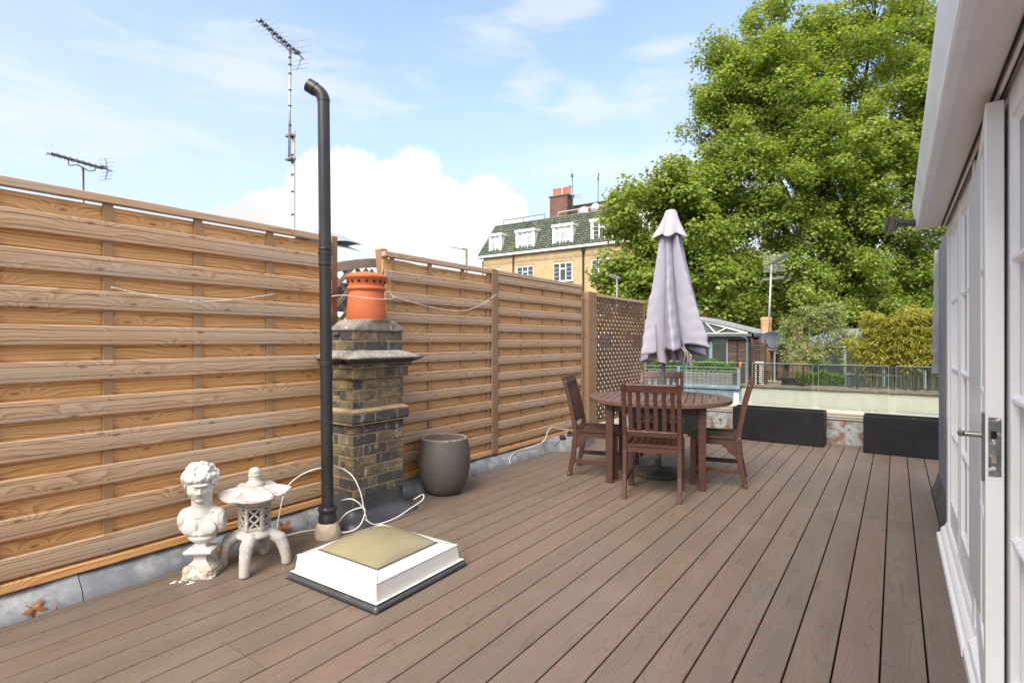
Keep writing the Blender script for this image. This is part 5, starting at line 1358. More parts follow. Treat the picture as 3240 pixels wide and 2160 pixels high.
# slatted screen, brick pillar, chimney, dish
t = thing('slatted_screen', 'brown slatted screen between the garden room and the brick pillar', 'screen', (-2.97, 15.6, 0))
a = MB(); z = .02
while z < 1.34: a.box(-.20,.17,-.012,.012,z,z+.034); z += .060
a.build('slats', M['shed'], t); a = MB(); [a.box(x-.02,x+.02,.013,.04,0,1.36) for x in (-.18,0,.15)]; a.build('posts', M['shed'], t)
a = MB(); [a.box(-.24,-.03,-.05,-.035,.16+.052*k,.175+.052*k) for k in range(12)]; tag(a.build('white_louvre', M['white_paint']), 'small ladder of white louvre slats below the slatted screen', 'louvre').location = (-2.78, 15.4, 0)
t = thing('brick_pillar', 'yellow stock brick pillar beside the slatted screen, just below the satellite dish', 'pillar', (-2.62, 16.2, 0))
MB().box(-.16,.16,-.12,.12,0,.98).build('shaft', M['stock_pillar'], t); MB().box(-.19,.19,-.15,.15,.98,1.03).build('cap', M['coping'], t)
MB().box(-.06,.02,-.16,-.125,0,.97).build('black_strip', M['iron'], t)
t = thing('distant_chimney', 'brick chimney with a tall pale buff pot behind the slatted screen', 'chimney', (-3.08, 17.2, 0))
MB().box(-.34,.30,-.2,.2,0,1.40).build('stack', M['stock_pillar'], t)
a = MB(); a.add([(-.36,-.22,1.40),(.32,-.22,1.40),(.32,.22,1.40),(-.36,.22,1.40),(-.17,-.12,1.53),(.15,-.12,1.53),(.15,.12,1.53),(-.17,.12,1.53)],[(0,1,5,4),(1,2,6,5),(2,3,7,6),(3,0,4,7),(4,5,6,7)]); a.build('mortar_cap', M['coping'], t)
MB().lathe([(.150,1.50),(.146,1.53),(.140,1.80),(.148,1.82),(.148,1.85),(.140,1.86),(.158,1.89),(.162,1.92),(.150,1.95),(.150,1.975),(.12,1.98),(.115,1.7)], 24).build('chimney_pot', M['terracotta_pale'], t, smooth=40)
t = thing('distant_chimney', 'buff chimney pot half hidden behind the olive tree', 'chimney', (-2.28, 17.4, 0))
MB().box(-.2,.3,-.2,.2,0,1.38).build('stack', M['stock_pillar'], t); MB().lathe([(.14,1.38),(.13,1.62),(.15,1.64),(.15,1.69),(.13,1.70),(.11,1.5)], 20).build('chimney_pot', M['terracotta_pale'], t, smooth=40)
t = thing('satellite_dish', 'grey satellite dish beside the buff chimney pot', 'satellite dish', (-2.66, 15.7, 1.33), R(-12)); Td = Matrix.Rotation(R(22),4,'X')
a = MB(); vs = []; n = 40
for k in range(8):
    for i in range(n): th = 2*math.pi*i/n; r_ = k/7; vs.append((.325*r_*math.cos(th), -.07*r_*r_*1.0+.07, .235*r_*math.sin(th)))
a.add(vs, [(k*n+i, k*n+(i+1)%n, (k+1)*n+(i+1)%n, (k+1)*n+i) for k in range(7) for i in range(n)], Matrix.Rotation(R(-14),4,'X')); o = a.build('reflector', M['dish'], t, smooth='all', fix=False); s = o.modifiers.new('thick','SOLIDIFY'); s.thickness = .01
a = MB(); a.tube([(0,.02,-.25),(-.02,-.16,-.22),(-.04,-.30,-.13)], .010, 6); a.build('arm', M['iron'], t); a = MB(); a.lathe([(.02,-.03),(.028,0),(.028,.05),(.0,.055)], 12, TR((-.04,-.31,-.13),(R(60),0,0))); a.build('feed_horn', M['plastic_black'], t)
a = MB(); a.tube([(0,.10,0),(0,.14,-.1),(0,.14,-1.3)], .022, 8); a.build('mount', M['galv'], t)

# dark glazed extension and odds and ends across the light well
t = thing('dark_extension', 'low dark glazed extension behind the olive tree and the bamboo', 'extension', (-.6, 18, 0))
MB().box(-1.55,3.2,0,2,0,1.18).build('walls', M['room_glass'], t)
a = MB(); a.add([(-1.7,-.1,1.18),(3.4,-.1,1.18),(3.4,2,1.62),(-1.1,2,1.62),(-1.7,-.1,1.23),(3.4,-.1,1.23),(3.4,2,1.67),(-1.1,2,1.67)], [(0,3,2,1),(4,5,6,7),(0,1,5,4),(1,2,6,5),(2,3,7,6),(3,0,4,7)]); a.build('roof', M['greyblue'], t)
for k in range(5):
    MB().box(-1.5+.9*k,-1.44+.9*k,-.03,.0,0,1.18).build('mullion', M['greyblue'], t)
a = MB(); a.box(-1.6,3.3,-.06,-.01,1.10,1.18); a.build('fascia', M['white_metal'], t)
t = thing('garden_bench', 'pale topped bench behind the black railing among the bamboo', 'bench', (-.35, 14.95, 0))
MB().box(-.62,.62,-.2,.2,.50,.545).build('top', M['tray'], t, bevel=.005)
for x in (-.52,.52): MB().box(x-.04,x+.04,-.16,.16,0,.50).build('leg', M['steel'], t)
MB().box(-.5,.5,-.15,.15,.22,.25).build('shelf', M['tray'], t)
box_hedge(-1.95, -.95, 14.62, .30, .52, 'low feathery green shrubs behind the black railing under the olive tree', 4200, False, .16, 'low_shrub', 'leaf_box', .04)
a = MB(); a.lathe([(.10,.0),(.16,.02),(.18,.12),(.17,.27),(.0,.28)], 20); tag(a.build('covered_pot', M['mortar'], smooth=40), 'small pale rounded pot behind the left end of the black railing', 'plant pot').location = (-2.42, 14.6, .05)
a = MB(); a.box(-.25,.25,-.2,.2,0,.38); tag(a.build('dark_storage_box', M['planter'], bevel=.03, seg=3), 'dark rounded box behind the black railing left of the low shrubs', 'box').location = (-2.12, 14.75, .0)

# ------------------------------------------------------------------ bamboo and olive
def spray_tree(name, label, cat, base, leafmat_, canes):
    pass
t = thing('bamboo_hedge', 'tall yellow green bamboo hedge growing behind the black railing', 'bamboo', (.35, 14.85, 0))
a = MB(); rr = random.Random(14); tips = []
for k in range(95):
    x = rr.uniform(-1.12,1.9); y = rr.uniform(-.3,.35); lean = rr.uniform(-.14,.14); H = rr.uniform(1.55,2.0) + (.05*math.sin(x*3))
    if x < -.85: H -= (-.85-x)*1.2 + .1
    pts = [(x,y,0),(x+lean*.3,y,H*.5),(x+lean,y+rr.uniform(-.12,.12),H)]
    a.tube(curve(pts, 3), [.008,.008,.0075,.007,.0065,.005,.003], 5); tips.append(pts)
a.build('canes', M['cane'], t)
P = []; N_ = []; Dd = []
for k in range(5200):
    pts = tips[rr.randrange(len(tips))]; u = rr.random()**.62
    z = pts[2][2]*(.33+.67*u); f = z/pts[2][2]; c0 = Vector(pts[0]).lerp(Vector(pts[2]), f)
    an = rr.random()*6.283; rad_ = rr.uniform(.02,.20)*(1.15-.5*abs(u-.5)); c1 = c0 + Vector((math.cos(an)*rad_, math.sin(an)*rad_*1.0, rr.uniform(-.02,.08)))
    if z < .75 and rr.random() < .45: continue
    for j in range(rr.randint(6,11)):
        b = an + rr.uniform(-.9,.9); d = Vector((math.cos(b), math.sin(b), rr.uniform(-.95,.25)))
        P.append(c1 + d*.045 + Vector((rr.gauss(0,.018),rr.gauss(0,.018),rr.gauss(0,.018)))); Dd.append(d); N_.append((rr.gauss(0,.5)+math.cos(b)*.3, rr.gauss(-.2,.5), rr.uniform(.25,1)))
for k in range(3300):
    c1 = Vector((rr.uniform(-.93,1.9), rr.choice((-.28,-.28,0,.2))+rr.uniform(-.09,.09), rr.uniform(.78,1.90))); c1.z = min(c1.z, 1.84+.05*math.sin(c1.x*5)); an = rr.random()*6.283
    for j in range(rr.randint(5,9)):
        b = an + rr.uniform(-.9,.9); d = Vector((math.cos(b), math.sin(b), rr.uniform(-.95,.2)))
        P.append(c1 + d*.045 + Vector((rr.gauss(0,.02),rr.gauss(0,.02),rr.gauss(0,.02)))); Dd.append(d); N_.append((rr.gauss(0,.5)+math.cos(b)*.3, rr.gauss(-.2,.5), rr.uniform(.25,1)))
quads_leaves('foliage', M['leaf_bamboo'], np.array([tuple(p) for p in P]), np.array(N_), .115, t, .15, 'blade', .3, np.array([tuple(d) for d in Dd]))

def bushy(name, label, cat, base, trunk_h, blobs, nleaf, size, lm, twigs, seed, aspect=.42, bark='bark_pale'):
    t = thing(name, label, cat, base); rr = random.Random(seed); a = MB(); P = []; D_ = []
    fork = Vector((0,0,trunk_h))
    a.tube(curve([(0,0,0),(.03,.02,trunk_h*.5),fork]), [.045]*5+[.038]*12 if False else .04, 8)
    for (c_, r_) in blobs:
        c_ = Vector(c_); mid = fork.lerp(c_, .5)+Vector((rr.uniform(-.08,.08),rr.uniform(-.08,.08),.02)); a.tube(curve([fork, mid, c_], 4), .016, 5)
        for k in range(twigs):
            d = Vector((rr.gauss(0,1), rr.gauss(0,1), rr.gauss(.1,.9))).normalized(); e = c_ + Vector((d.x*r_[0], d.y*r_[1], d.z*r_[2]))*rr.uniform(.75,1.12)
            m = c_.lerp(e, .5) + Vector((rr.uniform(-.06,.06),rr.uniform(-.06,.06),rr.uniform(.0,.08)))
            cv = curve([c_, m, e], 5); a.tube(cv, [.006-.0004*i for i in range(len(cv))], 4)
            for j in range(nleaf):
                q = cv[rr.randrange(3, len(cv))]; w = Vector((rr.gauss(0,.035),rr.gauss(0,.035),rr.gauss(0,.035)))
                P.append(q+w); D_.append((e-m).normalized()+Vector((rr.gauss(0,.5),rr.gauss(0,.5),rr.gauss(.1,.5))))
    a.build('branches', M[bark], t)
    P = np.array([tuple(p) for p in P]); nr = rng.normal(size=P.shape)*.6; nr[:,2] += .7
    quads_leaves('foliage', M[lm], P, nr, size, t, aspect, 'leaf', .2, np.array([tuple(d) for d in D_])); return t
bushy('olive_tree', 'loose grey green small tree with bare twigs between the satellite dish and the bamboo', 'tree', (-1.72, 15.2, 0), .75,
      [((-.35,0,1.15),(.42,.35,.34)),((.25,0,1.1),(.45,.4,.35)),((0,.1,1.55),(.48,.4,.34)),((.38,0,1.65),(.40,.35,.34)),((-.42,0,1.6),(.34,.3,.28)),((.0,-.1,1.95),(.45,.35,.26)),((.45,0,2.0),(.36,.3,.24)),((-.1,-.2,.85),(.55,.3,.22)),((.7,.1,1.3),(.3,.3,.4))], 28, .062, 'leaf_olive', 44, 5)

# ------------------------------------------------------------------ big plane trees
def big_tree(name, label, base, trunk_top, blobs, seed, dens, leaf=.155, trunk_r=.5):
    t = thing(name, label, 'tree', base); B = Vector(base); rr = random.Random(seed); rg = np.random.default_rng(seed)
    tt = Vector(trunk_top)-B; limbs = MB(); P = []; N_ = []
    tr = MB(); tr.tube(curve([(0,0,0),(tt.x*.3,tt.y*.3,tt.z*.5),tt], 6), [trunk_r*(1-.045*i) for i in range(13)], 12); tr.build('trunk', M['bark'], t, smooth='all')
    for (c_, r_) in blobs:
        c_ = Vector(c_)-B; s0 = tt*rr.uniform(.7,1.0) if c_.z > tt.z else tt*rr.uniform(.6,.85)
        mid = s0.lerp(c_, .5) + Vector((rr.uniform(-.5,.5),rr.uniform(-.5,.5),rr.uniform(.1,.9)))
        cv = curve([s0, mid, c_], 5); rad0 = .07+.032*r_; limbs.tube(cv, [max(.04, rad0*(1.35-.1*i)) for i in range(len(cv))], 7)
        nc = int(dens*r_*r_*2.2)
        for k in range(nc):
            d = Vector((rr.gauss(0,1), rr.gauss(-.25,1), rr.gauss(.1,1))).normalized(); q = c_ + d*r_*rr.uniform(.35,1.12)
            q.z -= .15*r_*(1-d.z)*.3
            cr = rr.uniform(.38,.92)
            m = c_.lerp(q, .55)+Vector((rr.uniform(-.25,.25),rr.uniform(-.25,.25),rr.uniform(-.1,.35))); cv = curve([c_.lerp(q,.12), m, q+Vector((0,0,.1))], 3)
            limbs.tube(cv, [.045,.038,.032,.027,.022,.016,.01][:len(cv)], 4)
            ns = int(10+23*cr)
            for s_ in range(ns):
                e = rg.normal(size=3); e[2] = e[2]*.7+.25; e /= np.linalg.norm(e); sc = np.array([tuple(q)]) + e*cr*np.array([1.15,1.15,1.0])*rg.uniform(.5,1.05)
                m_ = rg.integers(10, 19); off = rg.normal(size=(m_,3))*np.array([.20,.20,.16]); P.append(sc+off - np.array([0,0,.22])*(np.linalg.norm(off[:,:2],axis=1,keepdims=True)))
                N_.append(e*.55 + np.array([0,0,.75]) + rg.normal(size=(m_,3))*.42)
    P = np.concatenate(P); N_ = np.concatenate(N_)
    limbs.build('limbs', M['bark'], t, smooth='all')
    quads_leaves('foliage', M['leaf_plane'], P, N_, leaf, t, 1, 'plane', .3); print(name, len(P), 'leaves'); return t
def bl(L): return [(at(px,py,d), r_) for px,py,d,r_ in L]
b1 = at(2700, 1077, 32); b1.z = GZ
big_tree('plane_tree', 'huge bright green plane tree filling the sky above the house eaves', tuple(b1), tuple(at(2700, 760, 32)),
   bl([(2400,330,31,3.3),(2300,560,30,2.4),(2335,700,30,2.3),(2420,150,32,1.75),(2440,60,32,1.3),(2350,230,31.5,1.9),(2530,300,32,2.9),(2690,190,33,3.6),(2770,70,34,3.4),(2930,180,33,4.2),(2960,520,32,4.0),(2650,620,31,3.7),(2480,560,30,3.1),(2450,860,30,3.2),(2740,860,31,3.6),(2990,850,32,3.8),(2300,880,29,2.4),(2620,430,29.5,2.8),(2850,700,30,3.2),(2560,760,29.5,2.6),(2580,980,30,2.4),(2800,400,31,3.2),(3120,420,33,4.5),(2380,960,30,2.0),(2880,1000,31,2.6),
      (2330,330,31,2.3),(2310,190,32,1.4),(2268,300,31.5,1.8),(2290,450,31,2.4),(2330,210,31.5,1.9),(2255,560,30.5,2.0),(2230,640,30,1.6),(2610,230,33,2.5),(2630,110,33,1.7),(2500,330,31,2.6),(2420,240,31,2.2),(2560,180,33,2.2),(2480,440,31,2.4),(2580,620,31,2.4),(2760,560,31,2.8),(2900,360,31,2.8),(2370,600,29.5,2.2),(2700,960,30,2.6),(2480,980,30,2.4),(2660,1060,31,2.4),(2930,1080,31,2.6),(2790,1050,32,2.4),(2280,780,29.5,2.0)]), 3, 1.25)
b3 = at(2640, 1077, 46); b3.z = GZ
big_tree('plane_tree', 'darker tree farther back, seen low through gaps in the huge plane tree', tuple(b3), tuple(at(2640, 980, 46)),
   bl([(2300,960,45,3.2),(2440,900,46,3.6),(2600,930,46,4.0),(2760,900,46,4.2),(2900,930,46,4.0),(2520,1020,45,3.2),(2700,1030,45,3.4),(2860,1040,45,3.4),(2360,1050,45,3.0),(3000,1000,46,3.5)]), 5, .8, .26)
b2 = at(2110, 1077, 28); b2.z = GZ
big_tree('plane_tree', 'smaller green tree left of the parasol top, in front of the brick flats', tuple(b2), tuple(at(2110, 900, 28)),
   bl([(2090,590,28,1.55),(2020,700,28,1.55),(2150,720,28.5,2.0),(1985,850,28,1.35),(2090,860,28,2.1),(2220,880,28.5,2.2),(2220,660,29,1.35),(1960,940,28,1.2),(2130,980,28,1.8)]), 8, 2.1, .19, .3)

# ------------------------------------------------------------------ brick flats with green mansard roof
def flats():
    FY = 40.0; XL_, XR_ = -31.85, -12.0
    t = thing('apartment_block', 'yellow brick block of flats with a green tiled mansard roof and white dormers', 'building', (-20, FY, GZ)); T = Matrix.Translation((20,-FY,-GZ))
    MB().box(XL_+.35, XR_, FY, FY+12, GZ, 8.95, T).build('walls', M['yellow_brick'], t)
    MB().box(XL_, XL_+.349, FY+.25, FY+12, GZ, 8.75, T).build('side_wall', M['red_brick'], t)
    MB().box(XL_+.35, XR_, FY-.02, FY-.002, 8.22, 8.46, T).build('soldier_band', M['soldier'], t)
    a = MB(); a.box(XL_-.15, XR_, FY-.32, FY+.3, 8.96, 9.16, T); a.build('eaves_board', M['white_paint'], t, bevel=.02); MB().box(XL_-.12, XR_, FY-.30, FY+.3, 9.161, 9.24, T).build('gutter', M['iron'], t)
    # tiled slope
    z0, z1, y0, y1 = 9.24, 12.05, FY-.22, FY+1.35; rows = 13; a = MB(); rr = random.Random(2)
    a.add([(XL_,y0+.06,z0),(XR_,y0+.06,z0),(XR_,y1+.06,z1),(XL_+.75,y1+.06,z1),(XL_+.75,FY+12,z1),(XR_,FY+12,z1),(XL_,FY+12,z0)], [(0,1,2,3),(3,2,5,4),(0,3,4,6)], T)
    for k in range(rows):
        u0, u1 = k/rows, (k+1.18)/rows; za, ya = z0+(z1-z0)*u0, y0+(y1-y0)*u0; zb, yb = z0+(z1-z0)*min(u1,1), y0+(y1-y0)*min(u1,1)
        x = XL_+.05+.75*u0
        while x < XR_:
            w = .30; j = rr.uniform(-.015,.015); vs = []
            for i in range(5): f = i/4; h = .075*math.sin(math.pi*f)+(-.02 if i in (0,4) else 0); vs.append((x+w*f, ya-.05-h, za+j)); 
            for i in range(5): f = i/4; h = .06*math.sin(math.pi*f); vs.append((x+w*f, yb-h+.02, zb+j))
            for i in range(5): f = i/4; vs.append((x+w*f, ya+.02, za+j-.01))
            a.add(vs, [(i,i+1,6+i,5+i) for i in range(4)] + [(10+i,11+i,i+1,i) for i in range(4)], T); x += .325
    a.build('mansard_tiles', M['greentile'], t, fix=False)
    a = MB(); a.tube([T @ Vector((XL_+.02,y0,z0)), T @ Vector((XL_+.78,y1,z1+.03))], .12, 8); a.tube([T @ Vector((XL_+.78,y1,z1+.04)), T @ Vector((XR_,y1,z1+.04))], .10, 8); a.build('ridge_tiles', M['greentile'], t, smooth='all')
    MB().box(XL_+.9, XR_, FY+1.5, FY+12, 12.05, 12.09, T).build('flat_roof', M['steel'], t)
    def window(x0, x1, z0, z1, y, lights, par, name='window', blind=.3, rows=4):
        fr = MB(); w = .065; fr.box(x0,x1,y-.05,y+.02,z0,z0+w,T); fr.box(x0,x1,y-.05,y+.02,z1-w,z1,T); fr.box(x0,x0+w,y-.05,y+.02,z0+w,z1-w,T); fr.box(x1-w,x1,y-.05,y+.02,z0+w,z1-w,T)
        o = fr.build(name, M['white_paint'], par); g = MB(); 
        MB().box(x0+w,x1-w,y-.01,y+.0,z0+w,z1-w,T).build('pane', M['pane_dark'] if rr.random() > blind else M['pane_pale'], o)
        b = MB(); iw = (x1-x0-2*w); xs = [x0+w+iw*q for q in ([0,1/3,2/3,1] if lights == 3 else [0,.5,1])]
        for xq in xs[1:-1]: b.box(xq-.04,xq+.04,y-.045,y-.012,z0+w,z1-w,T)
        H = z1-z0-2*w
        for i, (xa, xb) in enumerate(zip(xs[:-1], xs[1:])):
            mid = (i == 1) if lights == 3 else (i == 0)
            if mid: b.box(xa,xb,y-.044,y-.012,z0+w+H*.68,z0+w+H*.68+.075,T); b.box(xa+.03,xb-.03,y-.03,y-.012,z0+w+H*.66-.02,z0+w+H*.66+.0,T)
            else:
                for q in range(1, rows): b.box(xa,xb,y-.03,y-.012,z0+w+H*q/rows-.012,z0+w+H*q/rows+.012,T)
        b.build('glazing_bars', M['white_paint'], o); return o
    for (x0,x1,za,zb,li) in ((-30.78,-29.35,9.42,11.08,2),(-27.77,-25.78,9.42,11.09,3),(-23.95,-21.96,9.42,11.10,3),(-20.32,-18.35,9.42,11.12,3),(-16.6,-14.6,9.42,11.12,3),):
        d = MB(); y = FY-.10
        d.box(x0,x0+.20,y,FY+1.4,za-.06,zb,T); d.box(x1-.20,x1,y,FY+1.4,za-.06,zb,T); d.box(x0+.2,x1-.2,y,y+.12,za-.06,za+.03,T); d.box(x0+.2,x1-.2,y+.15,FY+1.4,za-.04,za+.02,T); d.box(x0-.07,x1+.07,y-.08,FY+1.5,zb-.20,zb+.03,T)
        do = d.build('dormer', M['white_paint'], t, bevel=.01); window(x0+.205,x1-.205,za+.035,zb-.205,y+.07,li,do)
    for x0, x1, li in ((-31.0,-29.6,2),(-27.66,-25.87,3),(-23.86,-22.02,3),(-20.25,-18.4,3),(-16.5,-14.6,3),):
        for k in range(3):
            zt = 7.86-2.95*k; window(x0,x1,zt-1.55,zt,FY-.03,li,t); MB().box(x0-.1,x1+.1,FY-.008,FY-.001,zt+.01,zt+.24,T).build('lintel', M['soldier'], t); MB().box(x0-.08,x1+.08,FY-.14,FY+.02,zt-1.62,zt-1.555,T).build('sill', M['white_paint'], t)
    for x, r_ in ((-21.0,.075),(-28.05,.05)):
        a = MB(); pts = [(x,FY-.12,8.85 if r_ > .06 else 9.3),(x,FY-.12,GZ+.2)]
        a.tube([T @ Vector(p) for p in pts], r_, 8); a.lathe([(r_+.05,8.5),(r_+.09,8.8)], 10, T @ TR((x,FY-.12,0))) if r_ > .06 else None
        a.build('downpipe', M['iron'], t)
    a = MB(); a.tube([T @ Vector(p) for p in ((-28.0,FY-.15,7.9),(-27.95,FY-.2,8.9),(-27.75,FY-.3,9.5),(-27.9,FY+.3,10.6),(-26.9,FY+1.2,12.1))], .03, 5); a.tube([T @ Vector(p) for p in ((-19.0,FY-.2,10.9),(-19.1,FY+.4,11.4),(-19.25,FY+1.3,12.1))], .03, 5); a.build('cables', M['iron'], t)
    # chimney with pots, penthouse, rails
    c_ = MB(); c_.box(-25.85,-24.02,FY+2.6,FY+3.7,12.05,14.33,T); ck = c_.build('chimney', M['red_brick'], t); MB().box(-25.93,-23.94,FY+2.52,FY+3.78,14.33,14.46,T).build('cap', M['coping'], ck)
    for k in range(6):
        a = MB(); a.lathe([(.13,14.46),(.12,15.05),(.14,15.08),(.14,15.16),(.07,15.18)], 12, T @ TR((-25.6+.28*k+(.12 if k > 2 else 0),FY+3.0+.1*(k%2),0))); a.build('chimney_pot', M['terracotta'], ck)
    MB().box(-24.75,-12.2,FY+5,FY+10,12.09,13.84,T).build('penthouse', M['red_brick'], t); MB().box(-24.85,-12.1,FY+4.9,FY+10.1,13.841,13.93,T).build('penthouse_coping', M['coping'], t)
    for nm, x0, x1, z, m, y in (('roof_rail',-30.6,-26.0,12.75,'iron',FY+2),('roof_rail',-24.6,-12.5,12.72,'white_metal',FY+2)):
        a = MB(); a.box(x0,x1,y-.025,y+.025,z-.02,z+.03,T); x = x0
        while x <= x1: a.box(x-.02,x+.02,y-.02,y+.02,12.09,z-.02,T); x += 2.3
        a.build(nm, M[m], t)
    for x, z, r_ in ((-22.3,12.5,.5),(-21.15,12.75,.38)):
        a = MB(); a.lathe([(0,.08),(r_*.5,.06),(r_,.0)], 20, T @ TR((x,FY+2.3,z),(R(80),0,0))); a.build('roof_dish', M['galv'], t, fix=False)
    MB().tube([T @ Vector((-20.0,FY+4.6,12.1)), T @ Vector((-20.0,FY+4.6,13.1))], .12, 8).build('roof_vent', M['iron'], t)
flats()
a = MB(); t = thing('distant_house', 'red brick houses glimpsed through the gaps low in the plane tree', 'building', (4, 52, GZ))
MB().box(-17,16,0,8,0,11.5).build('walls', M['red_brick'], t); MB().prism([(-.4,11.5),(8.4,11.5),(4,13.6)], 'x', -17.3, 16.3).build('roof', M['steel'], t)
for k in range(9):
    for j in range(2): MB().box(-16+3.6*k,-14.8+3.6*k,-.06,-.01,9.3-3.2*j,10.9-3.2*j).build('window', M['white_metal'], t)

# ------------------------------------------------------------------ aerials
def yagi(t, A, B, nd, el, refl=None, x_=True, upv=(0,0,1), er=.004):
    A = Vector(A); B = Vector(B); d = (B-A).normalized(); e = d.cross(Vector(upv)).normalized(); w = e.cross(d)
    MB().tube([A, B], .011, 8).build('boom', M['galv'], t)
    a = MB(); b = MB()
    for k in range(nd):
        p = A.lerp(B, .02+.80*k/(nd-1)); a.tube([p-e*el, p+e*el], er, 5)
        if x_:
            b.bar(p-e*.05-d*.03, p+e*.05+d*.03, .022, .022); b.bar(p-e*.05+d*.03, p+e*.05-d*.03, .022, .022)
        else: b.bar(p-e*.015, p+e*.015, .02, .02)
    a.build('director_rods', M['galv'], t); b.build('clips', M['steel'], t)
    if refl:
        a = MB(); c_ = MB(); q = B-d*.06
        for s in (-1, 1):
            tip = q + w*s*refl - d*refl*.25; a.tube([q, tip], .009, 6)
            for k in range(3): p = q.lerp(tip, .25+.36*k); c_.tube([p-e*el*1.05, p+e*el*1.05], er, 5)
        a.build('reflector_arms', M['galv'], t); c_.build('reflector_rods', M['galv'], t)
    a = MB(); p = A.lerp(B,.84); a.box(p.x-.04,p.x+.04,p.y-.04,p.y+.04,p.z-.0,p.z+.035); a.build('balun_box', M['steel'], t)
def up_arm(t, m, A, B):
    a = MB(); p = Vector(A).lerp(Vector(B), .28); q = Vector(A).lerp(Vector(B), .70); m = Vector(m)
    a.tube(curve([p, p+Vector((0,0,-.09)), m.lerp(p,.45)+Vector((0,0,-.02)), m, m.lerp(q,.5)+Vector((0,0,-.06)), q+Vector((0,0,-.06)), q], 4), .009, 6); a.build('cradle_arm', M['galv'], t)
# tall one behind the nearest fence
mb = at(927, 1077, 9); t = thing('tv_aerial', 'tall television aerial on a long two part mast left of the vent pipe', 'aerial', (mb.x, mb.y, -2)); off = Vector((mb.x, mb.y, -2))
def loc(px, py, d): return at(px, py, d)-off
MB().tube([Vector((0,0,0)), loc(929,415,9)], .028, 12).build('lower_mast', M['galv'], t, smooth='all'); MB().tube([loc(915.5,506,8.96), loc(918,160,8.96)], .021, 12).build('upper_mast', M['galv'], t, smooth='all')
a = MB()
for y in (184,206,234,286,336,398): p = loc(917.5,y,8.96); a.lathe([(.025,-.012),(.026,.012)], 10, Matrix.Translation(p))
for y in (436,492,516,554,607,680): p = loc(927.5,y,9); a.lathe([(.032,-.014),(.033,.014)], 10, Matrix.Translation(p))
a.build('tape_bands', M['tape'], t)
a = MB()
for y in (430,504): p = loc(921,y,8.98); a.box(p.x-.10,p.x+.06,p.y-.05,p.y+.05,p.z-.012,p.z+.02)
a.build('mast_clamps', M['brass'], t)
A_, B_ = loc(820,64,8.3), loc(962,188,9.25); yagi(t, A_, B_, 9, .20, .26, True, (0,.2,1)); up_arm(t, loc(918,165,8.95), A_, B_)
# left one
mb = at(262, 1077, 8); t = thing('tv_aerial', 'television aerial on a short pale mast above the left end of the fence', 'aerial', (mb.x, mb.y, -1)); off = Vector((mb.x, mb.y, -1))
MB().tube([Vector((0,0,0)), loc(261,530,8)], .024, 12).build('mast', M['galv'], t, smooth='all'); MB().tube([loc(264.5,536,7.95), loc(266,700,7.95)], .006, 6).build('coax', M['tape'], t)
A_, B_ = loc(160,486,7.55), loc(354,541,8.35); yagi(t, A_, B_, 9, .14, .16, True); up_arm(t, loc(262,530,8), A_, B_)
# small pole behind the middle panel
mb = at(1476, 1077, 20); t = thing('small_aerial', 'small horizontal log aerial on a rusty pole behind the middle fence panel', 'aerial', (mb.x, mb.y, GZ)); off = Vector((mb.x, mb.y, GZ))
MB().tube([Vector((0,0,0)), loc(1476,786,20)], .035, 8).build('pole', M['bark_pale'], t); yagi(t, loc(1425,781,19.6), loc(1474,791,20), 7, .05, None, False)
# pole behind the trellis
mb = at(1951, 1077, 20); t = thing('small_aerial', 'small comb shaped aerial on a grey pole behind the diamond trellis', 'aerial', (mb.x, mb.y, GZ)); off = Vector((mb.x, mb.y, GZ))
MB().tube([Vector((0,0,0)), loc(1952,880,20)], .03, 8).build('pole', M['galv'], t); yagi(t, loc(1932,868,19.4), loc(1960,884,20.1), 8, .16, None, False)
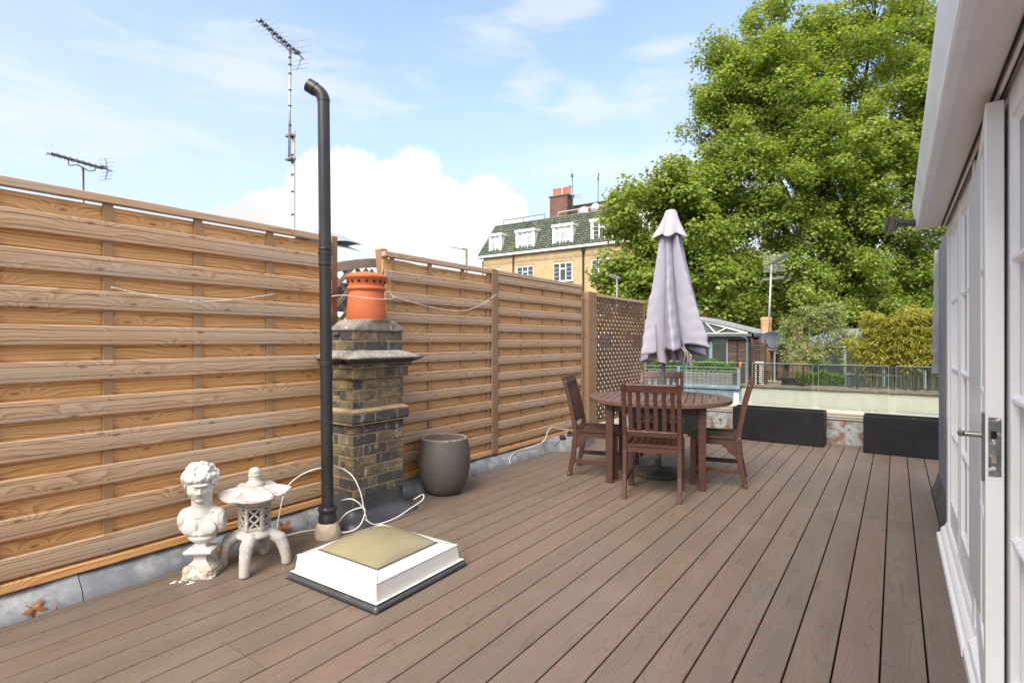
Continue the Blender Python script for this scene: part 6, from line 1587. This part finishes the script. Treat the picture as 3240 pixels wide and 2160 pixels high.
# by the distant chimney
mb = atY(2430, 1077, 17.1); t = thing('tv_aerial', 'large television aerial with grid reflectors on a mast beside the buff chimney pot', 'aerial', (mb.x, mb.y, 1.2)); off = Vector((mb.x, mb.y, 1.2))
yl = lambda px, py, y: atY(px, py, y)-off
MB().tube([Vector((0,0,0)), yl(2441,838,17.1)], .028, 10).build('mast', M['galv'], t, smooth='all')
c0 = yl(2447,832,17.0); a = MB()
for k in range(14):
    if k in (6,7): continue
    z = c0.z+.22-.034*k*1.05; a.tube([(c0.x-.27, c0.y, z), (c0.x+.30, c0.y, z)], .0045, 5)
a.tube([(c0.x+.04,c0.y+.02,c0.z+.24),(c0.x+.04,c0.y+.02,c0.z-.26)], .010, 6); a.build('grid_reflector', M['galv'], t)
a = MB(); A_ = yl(2448,833,16.9); B_ = yl(2492,804,15.9); d = (Vector(B_)-Vector(A_))
a.tube([A_, B_], .009, 6)
for k in range(16):
    p = Vector(A_)+d*(k/15); e = d.cross(Vector((0,0,1))).normalized()*.12; a.tube([p-e, p+e], .004, 4); f = d.cross(e).normalized()*.05; a.tube([p-f, p+f], .012, 4)
a.build('boom_with_directors', M['steel'], t)
a = MB(); 
for s in (-.26, .06): a.box(c0.x+s, c0.x+s+.13, c0.y-.03, c0.y-.02, c0.z+.035, c0.z+.045); a.box(c0.x+s, c0.x+s+.13, c0.y-.03, c0.y-.02, c0.z-.01, c0.z+.0)
a.build('dipole', M['white_metal'], t)
c1 = yl(2440,883,17.1); a = MB()
for s in (-.03, .03): a.tube([(c1.x-.24,c1.y+s*3,c1.z+s),(c1.x+.36,c1.y-.2+s*3,c1.z+s+.01)], .010, 5)
a.build('cross_arm', M['galv'], t)
# two on the flats' roof
for px, ptop, lab, ex in ((1811, 552, 'thin rooftop aerial mast right beside the red brick chimney of the flats', 1), (1891, 552, 'thin rooftop aerial mast further right on the roof of the flats', 0)):
    b_ = atY(px, 700, 43.2); t = thing('rooftop_aerial', lab, 'aerial', (b_.x, b_.y, 12.09), 0, None); top_ = atY(px+ (0 if ex else 3), ptop, 43.2)-Vector((b_.x, b_.y, 12.09))
    MB().tube([Vector((0,0,0)), top_], .035, 6).build('mast', M['steel'], t)
    a = MB(); H = top_.z
    if ex:
        a.bar((-.35,0,H-.95),(0,0,H-1.15),.14,.06); a.bar((-.15,0,H-.1),(.1,0,H-.1),.05,.3)
        for z in (H-1.9,H-2.05,H-2.2): a.tube([(-.8,0,z),(.9,0,z)], .014, 4)
        a.bar((-.2,0,H-2.35),(.25,0,H-1.85),.07,.05); a.bar((-.35,0,H-2.6),(.1,0,H-2.8),.07,.05); a.tube([(0,0,H),(-.25,0,H+.7)], .012, 4)
    else: a.bar((0,0,H-.5),(.12,0,H+.1),.06,.1)
    a.build('elements', M['steel'], t)
